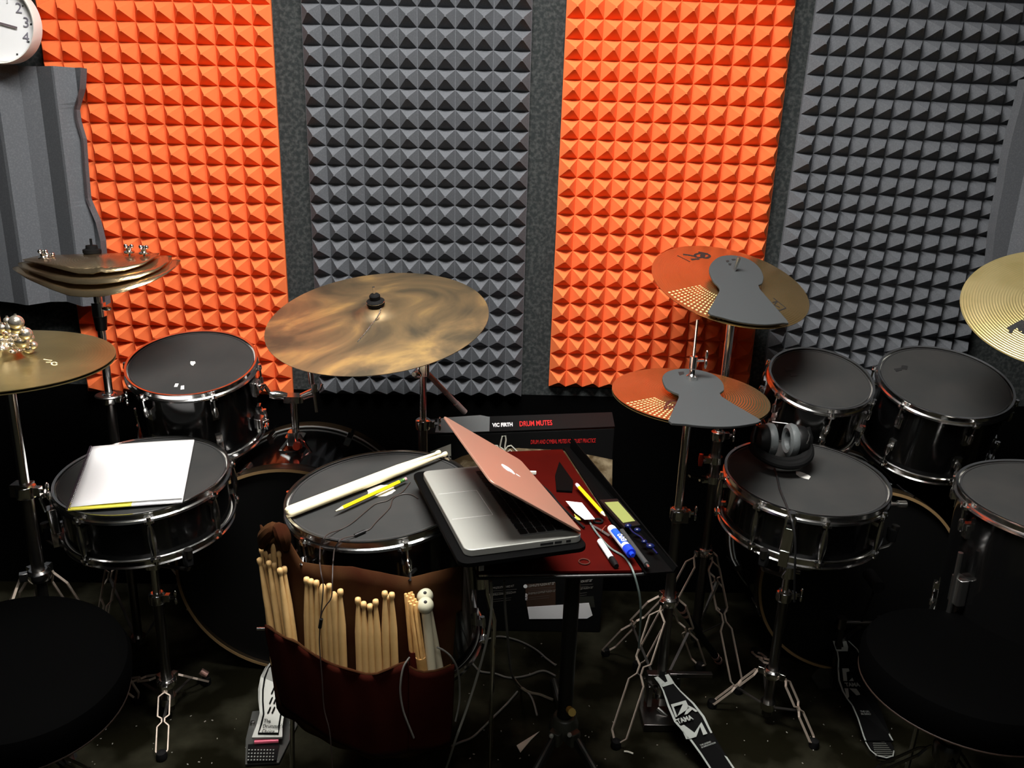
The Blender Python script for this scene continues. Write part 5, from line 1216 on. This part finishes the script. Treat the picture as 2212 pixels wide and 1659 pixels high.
# ------------------------------------------------------------------ drum mute box against the wall
BYF = 2.10
c0 = V(0, BYF, 0); nf = V(0, -1, 0)
bx0, bx1 = atY(928, 950, BYF)[0], atY(1326, 950, BYF)[0]; bz1 = min(atY(912, 941, BYF)[2], atY(1328, 924, BYF)[2]) - .001
bt = thing('drum_mute_box', 'large black carton of drum mutes standing on the floor behind the laptop', 'box', ((bx0 + bx1) / 2, BYF + .035, 0), None)
zl_, zr_ = atY(928, 941, BYF)[2], atY(1326, 925, BYF)[2]
MB().prism([V(bx0, BYF, .001), V(bx1, BYF, .001), V(bx1, BYF, zr_), V(bx0, BYF, zl_)], (0, .07, 0)).build('carton', BOX, bt, smooth=False, bevel=.002)
# raised top flap facing up to the viewer
T0 = [atY(912, 940, BYF - .002), atY(1328, 923, BYF - .002)]; T1 = [atY(916, 906, BYF + .06), atY(1322, 892, BYF + .06)]
_nf = nrm(np.cross(T0[1] - T0[0], T1[0] - T0[0])); T1[1] = atPlane(1322, 892, T0[0], _nf)
fl_ = MB().prism([T0[0], T0[1], T1[1], T1[0]], nrm(np.cross(T0[1] - T0[0], T1[0] - T0[0])) * .003).build('top_flap', BOX, bt, smooth=False)
nfl = nrm(np.cross(T0[1] - T0[0], T1[0] - T0[0])); nfl = nfl if nfl[2] > 0 else -nfl
xf = nrm(T0[1] - T0[0]); yf = np.cross(nfl, xf)
decal([(965, 902), (1038, 897), (1058, 901), (1057, 932), (962, 935), (940, 934), (946, 905)], T0[0], nfl, .0035, TAPE, 'packing_tape', fl_)
text('VIC FIRTH', .021, atPlane(1064, 922, T0[0] + nfl * .0045, nfl), xf, yf, WPLAST, 'lettering', fl_, sx=.60, bold=.0010)
text('DRUM MUTES', .030, atPlane(1122, 921, T0[0] + nfl * .0045, nfl), xf, yf, RED, 'lettering', fl_, sx=.50, bold=.0006)
lw = lambda a, b: nrm(atY(*b, BYF) - atY(*a, BYF))
text('DRUM AND CYMBAL MUTES FOR QUIET PRACTICE', .0175, atY(1146, 959, BYF) + nf * .001, lw((1146, 959), (1306, 955)), (0, 0, 1), RED, 'lettering', bt, sx=.455)
def fd(px, m, nm, lab=None, dl=.0008): decal(px, c0, nf, dl, m, nm, bt, .0005, lab)
arc = [(975, 996), (1000, 985), (1040, 974), (1080, 970), (1120, 968), (1160, 970), (1200, 972), (1240, 977), (1280, 984), (1323, 993)]
fd(arc + [(1322, 1068), (1320, 1120), (1100, 1120), (975, 1100)], TAN, 'printed_cymbal_picture', 'brown printed photo of a cymbal')
fd([(929, 976), (974, 959), (975, 990), (958, 978), (940, 985)], CREAMP, 'printed_white_corner', None)
fd([(948, 997), (975, 984), (975, 991), (965, 998)], CREAMP, 'printed_white_corner', None)
def strk(px, w, m, nm, dl=.0014):
    P = [atY(x, y, BYF) + nf * dl for x, y in px]; mb = MB()
    mb.tube(P, w, 6); mb.build(nm, m, bt)
for px in ([(1090, 985), (1087, 970), (1080, 965), (1083, 950), (1085, 942), (1092, 941), (1093, 950), (1091, 962), (1090, 985)], [(1091, 972), (1097, 964), (1104, 962), (1109, 967), (1118, 976), (1121, 981), (1116, 985), (1108, 979), (1102, 971), (1094, 978)], [(1086, 985), (1080, 974), (1074, 962), (1068, 962), (1060, 970)]):
    strk(px, .0022, CREAMP, 'printed_logo_line')
fd([(1088, 972), (1093, 972), (1092, 990), (1088, 990)], RED, 'printed_logo_red', None, .001)
fd([(1063, 968), (1071, 965), (1073, 974), (1064, 976)], DYEL, 'printed_logo_yellow', None, .001)
fd([(1134, 1262), (1200, 1258), (1200, 1312), (1138, 1315)], BROWNP, 'printed_brown_panel', None)
fd([(1232, 1290), (1282, 1288), (1285, 1312), (1232, 1314)], mat('printed_olive', (.012, .012, .007), .7), 'printed_dark_panel', None)
fd([(1139, 1311), (1204, 1307), (1272, 1302), (1280, 1329), (1268, 1336), (1143, 1337)], PAPER, 'white_sticker', 'blank white sticker', .002)
for (x, y, s_, sz) in ((1058, 1273, 'COMPLETE STANDARD KIT', .0095), (1058, 1287, 'ENSEMBLE COMPLET STANDARD', .0085), (1141, 1268, 'COMPLETE FUSION KIT 22"', .0105), (1141, 1284, 'ENSEMBLE COMPLET FUSION 22"', .0090), (1222, 1262, 'COMPLETE FUSION KIT 20"', .0105), (1222, 1277, 'ENSEMBLE COMPLET FUSION 20"', .0090)):
    text(s_, sz, atY(x, y, BYF) + nf * .0016, lw((1140, 1270), (1200, 1263)), (0, 0, 1), GREYP if sz < .0096 else mat('pale_grey_print', (.32, .31, .28), .7), 'lettering', bt, sx=.62)
for x in (1058, 1141, 1222):
    mb = MB()
    for k in range(6):
        if k == 3: continue
        y = {1058: 1277, 1141: 1272, 1222: 1266}[x] + k * 4.6; a = atY(x, y, BYF) + nf * .0012; b = atY(x + (50 if k % 3 else 58) - k, y - 4.5, BYF) + nf * .0012; mb.bar(a, b, .0012, .0004, (0, 0, 1))
    o = mb.build('fine_print', mat('faint_print', (.06, .055, .045), .8), bt, smooth=False); o['kind'] = 'stuff'
for x, y in ((1050, 1273), (1135, 1266)): MB().lathe([(0, 0), (.006, 0), (.006, .0008), (0, .0008)], atY(x, y, BYF) + nf * .001, nf, 18).build('printed_dot', WHITEP if x > 1100 else mat('grey_dot', (.3, .3, .3), .7), bt, smooth=False)
for x, y, sz in ((1053, 1294, .010), (1139, 1296, .013)): text('MUTEP', sz * .7, atY(x, y, BYF) + nf * .0015, (0, 0, 1), (-1, 0, 0), WHITEP if x > 1100 else GREYP, 'lettering', bt, sx=.8)

# ------------------------------------------------------------------ headphones on the right snare
c_, n_, R_, d_ = DR['snareR']; c_ = V(*c_); n_ = nrm(n_)
def hd(x, y, h): return atPlane(x, y, c_ + n_ * h, n_)
HC = hd(1692, 1003, 0)
hp_ = thing('headphones', 'black over-ear headphones resting on the far side of the right snare drum', 'headphones', HC, None)
def cup(q, ax_, name):
    u = nrm(ax_); mb = MB()
    mb.lathe([(0, .0), (.030, .0), (.038, .004), (.041, .012), (.039, .020), (.030, .024), (.022, .020), (.020, .010), (0, .010)], q, u, 28)
    k = mb.build('ear_cushion', mat('ribbed_cushion', (.09, .10, .10), .5, bump=(160, .4, .002)), hp_)
    MB().lathe([(0, -.026), (.022, -.026), (.034, -.018), (.038, -.002), (.036, .004), (0, .004)], q, u, 28).build('ear_cup', BLACKP, hp_)
z_h = c_[2] + .055
q1, q2 = atZ(1651, 950, z_h + .008), atZ(1718, 950, z_h + .008); q2[1] = q1[1]
cup(q1, (1, 0, 0), 'l'); cup(q2, (-1, 0, 0), 'r')
mid = (q1 + q2) / 2; P = []
for k in range(21):
    a = math.pi * k / 20; P.append(mid + V(-.066 * math.cos(a), -.012 - .058 * math.sin(a), -.010 - .026 * math.sin(a)))
mb = MB().tube(P, .010, 10); mb.build('headband', BLACKR, hp_)
P = [mid + V(-.066 * math.cos(math.pi * k / 20), -.008 - .045 * math.sin(math.pi * k / 20), -.012 - .022 * math.sin(math.pi * k / 20)) for k in range(21)]
MB().tube(P, .012, 10).build('padded_band', BLACKR, hp_)
for q, sg in ((q1, -1), (q2, 1)): MB().tube([q + V(sg * .024, .0, .034), q + V(sg * .031, -.01, .012), q + V(sg * .030, -.014, -.012)], .005, 8).build('yoke', BLACKP, hp_)
wp = lambda L_, z: [atZ(x, y, z) for x, y in L_]
MB().tube(wp([(1668, 911), (1700, 915), (1738, 927), (1743, 929), (1749, 939), (1747, 950), (1743, 958)], z_h + .035), .0013, 6).build('wire_yoke', CHROMEB, hp_)
MB().tube([hd(1709, 1003, .003), hd(1719, 1005, .003), hd(1732, 998, .006), hd(1736, 985, .02)], .0013, 6).build('wire_yoke', CHROMEB, hp_)
P = [hd(x, y, -.001) for x, y in ((1668, 985), (1673, 1010), (1680, 1035), (1684, 1055), (1692, 1075), (1700, 1095))] + [hd(1705, 1109, .004), hd(1710, 1122, .004)]
fz = V(*DR['snareR'][0]); 
P += [atY(1713, 1135, 1.500), atY(1717, 1160, 1.495), atY(1718, 1190, 1.495), atY(1717, 1225, 1.498), atY(1716, 1300, 1.52)]
cable('', P, .0024, None).build('cable', mat('black_soft_cable', (.012, .012, .012), .45), hp_)

# ------------------------------------------------------------------ cables and litter on the carpet
def fcable(label, px, m, r=.0028, group='loose cables on the carpet', z=.006):
    P = [p if isinstance(p, np.ndarray) else atZ(p[0], p[1], z) for p in px]
    return solo(cable('', P, r, None), 'cable', m, label, 'cable', group)
fcable('pale cable hanging from the music stand down to the floor on the left', [atY(1060, 1255, 1.31), atY(1062, 1300, 1.32), atY(1058, 1350, 1.34), atY(1045, 1410, 1.37), atY(1028, 1470, 1.40), atY(1005, 1540, 1.40), atY(985, 1595, 1.38), atZ(962, 1630, .01) + V(0, -.06, 0), atZ(945, 1665, .008)], WCABLE, .0026)
fcable('grey cable hanging beside the pale one below the laptop', [atY(1089, 1255, 1.33), atY(1091, 1310, 1.35), atY(1096, 1370, 1.40), atY(1101, 1430, 1.48), atY(1108, 1463, 1.56), atZ(1122, 1482, .02), atZ(1135, 1490, .006), atZ(1150, 1510, .006), atZ(1160, 1545, .006)], GCABLE, .0026)
fcable('grey cable arching across the carpet to the left of the music stand post', [(1050, 1382), (1075, 1375), (1100, 1378), (1130, 1388), (1160, 1405), (1180, 1422), (1200, 1437)], GCABLE)
fcable('grey wavy cable below the arching one', [(1020, 1432), (1034, 1448), (1046, 1452), (1070, 1455), (1090, 1462), (1110, 1464), (1140, 1459), (1165, 1450), (1180, 1450), (1200, 1460)], GCABLE)
fcable('twisted cables ending at the foot of the music stand', [(1110, 1466), (1125, 1485), (1145, 1496), (1165, 1500), (1180, 1506), (1195, 1512)], mat('twisted_cable', (.09, .075, .05), .6), .004)
fcable('grey cable running from under the stick bag toward the middle of the carpet', [(975, 1612), (995, 1603), (1020, 1593), (1045, 1570), (1070, 1545), (1095, 1520), (1118, 1494)], GCABLE, .0028)
fcable('short curved cable right of the music stand post', [atZ(1226, 1486, .006), atZ(1231, 1496, .006), atZ(1232, 1510, .006), atZ(1228, 1520, .006), atZ(1221, 1527, .006)], GCABLE, .0034)
lp_ = [bag(885, 1420, rP + .003), bag(872, 1440, rP + .006), bag(866, 1470, rP + .008), bag(865, 1500, rP + .008), bag(871, 1535, rP + .008), bag(882, 1565, rP + .008), bag(894, 1594, rP + .006)]
solo(cable('', lp_, .0018, None), 'cable', GCABLE, 'thin grey cable looping over the front of the stick bag', 'cable')
lp_ = [bag(944, 1398, rP + .004), bag(960, 1406, rP + .006), bag(975, 1420, rP + .010), bag(988, 1445, rP + .012), bag(993, 1480, rP + .010), bag(992, 1520, rP + .008), bag(984, 1558, rP + .006)]
solo(cable('', lp_, .0018, None), 'cable', GCABLE, 'thin grey cable curving around the right side of the stick bag', 'cable')
q = [atZ(x, y, .003) for x, y in ((1116, 1611), (1166, 1580), (1146, 1600), (1124, 1626))]
solo(MB().prism(q, (0, 0, .0015)), 'torn_paper', CREAMP, 'cream wedge of torn paper beside the left leg of the music stand', 'paper', smooth=False)
solo(cable('', [atZ(x, y, .004) for x, y in ((1348, 1623), (1357, 1624), (1368, 1628))], .0022, None), 'wood_splinter', CREAMP, 'small pale splinter on the carpet below the hi-hat stand leg', 'splinter')
mb = MB(); rr_ = random.Random(5)
spots = [(rr_.uniform(60, 560), rr_.uniform(1540, 1655)) for _ in range(34)] + [(rr_.uniform(1000, 1420), rr_.uniform(1345, 1655)) for _ in range(50)] + [(rr_.uniform(1420, 1960), rr_.uniform(1500, 1655)) for _ in range(34)]
for x, y in spots:
    p = atZ(x, y, .002); s_ = rr_.uniform(.0008, .0024); a = rr_.uniform(0, 3)
    mb.box(p, (s_ * 2, s_, .0012), ((math.cos(a), math.sin(a), 0), (-math.sin(a), math.cos(a), 0), (0, 0, 1)))
o = mb.build('wood_chips', mat('pale_chips', (.30, .28, .24), .8), None, smooth=False); tag(o, 'tiny pale drumstick chips and lint scattered over the carpet', 'litter', None, 'stuff')
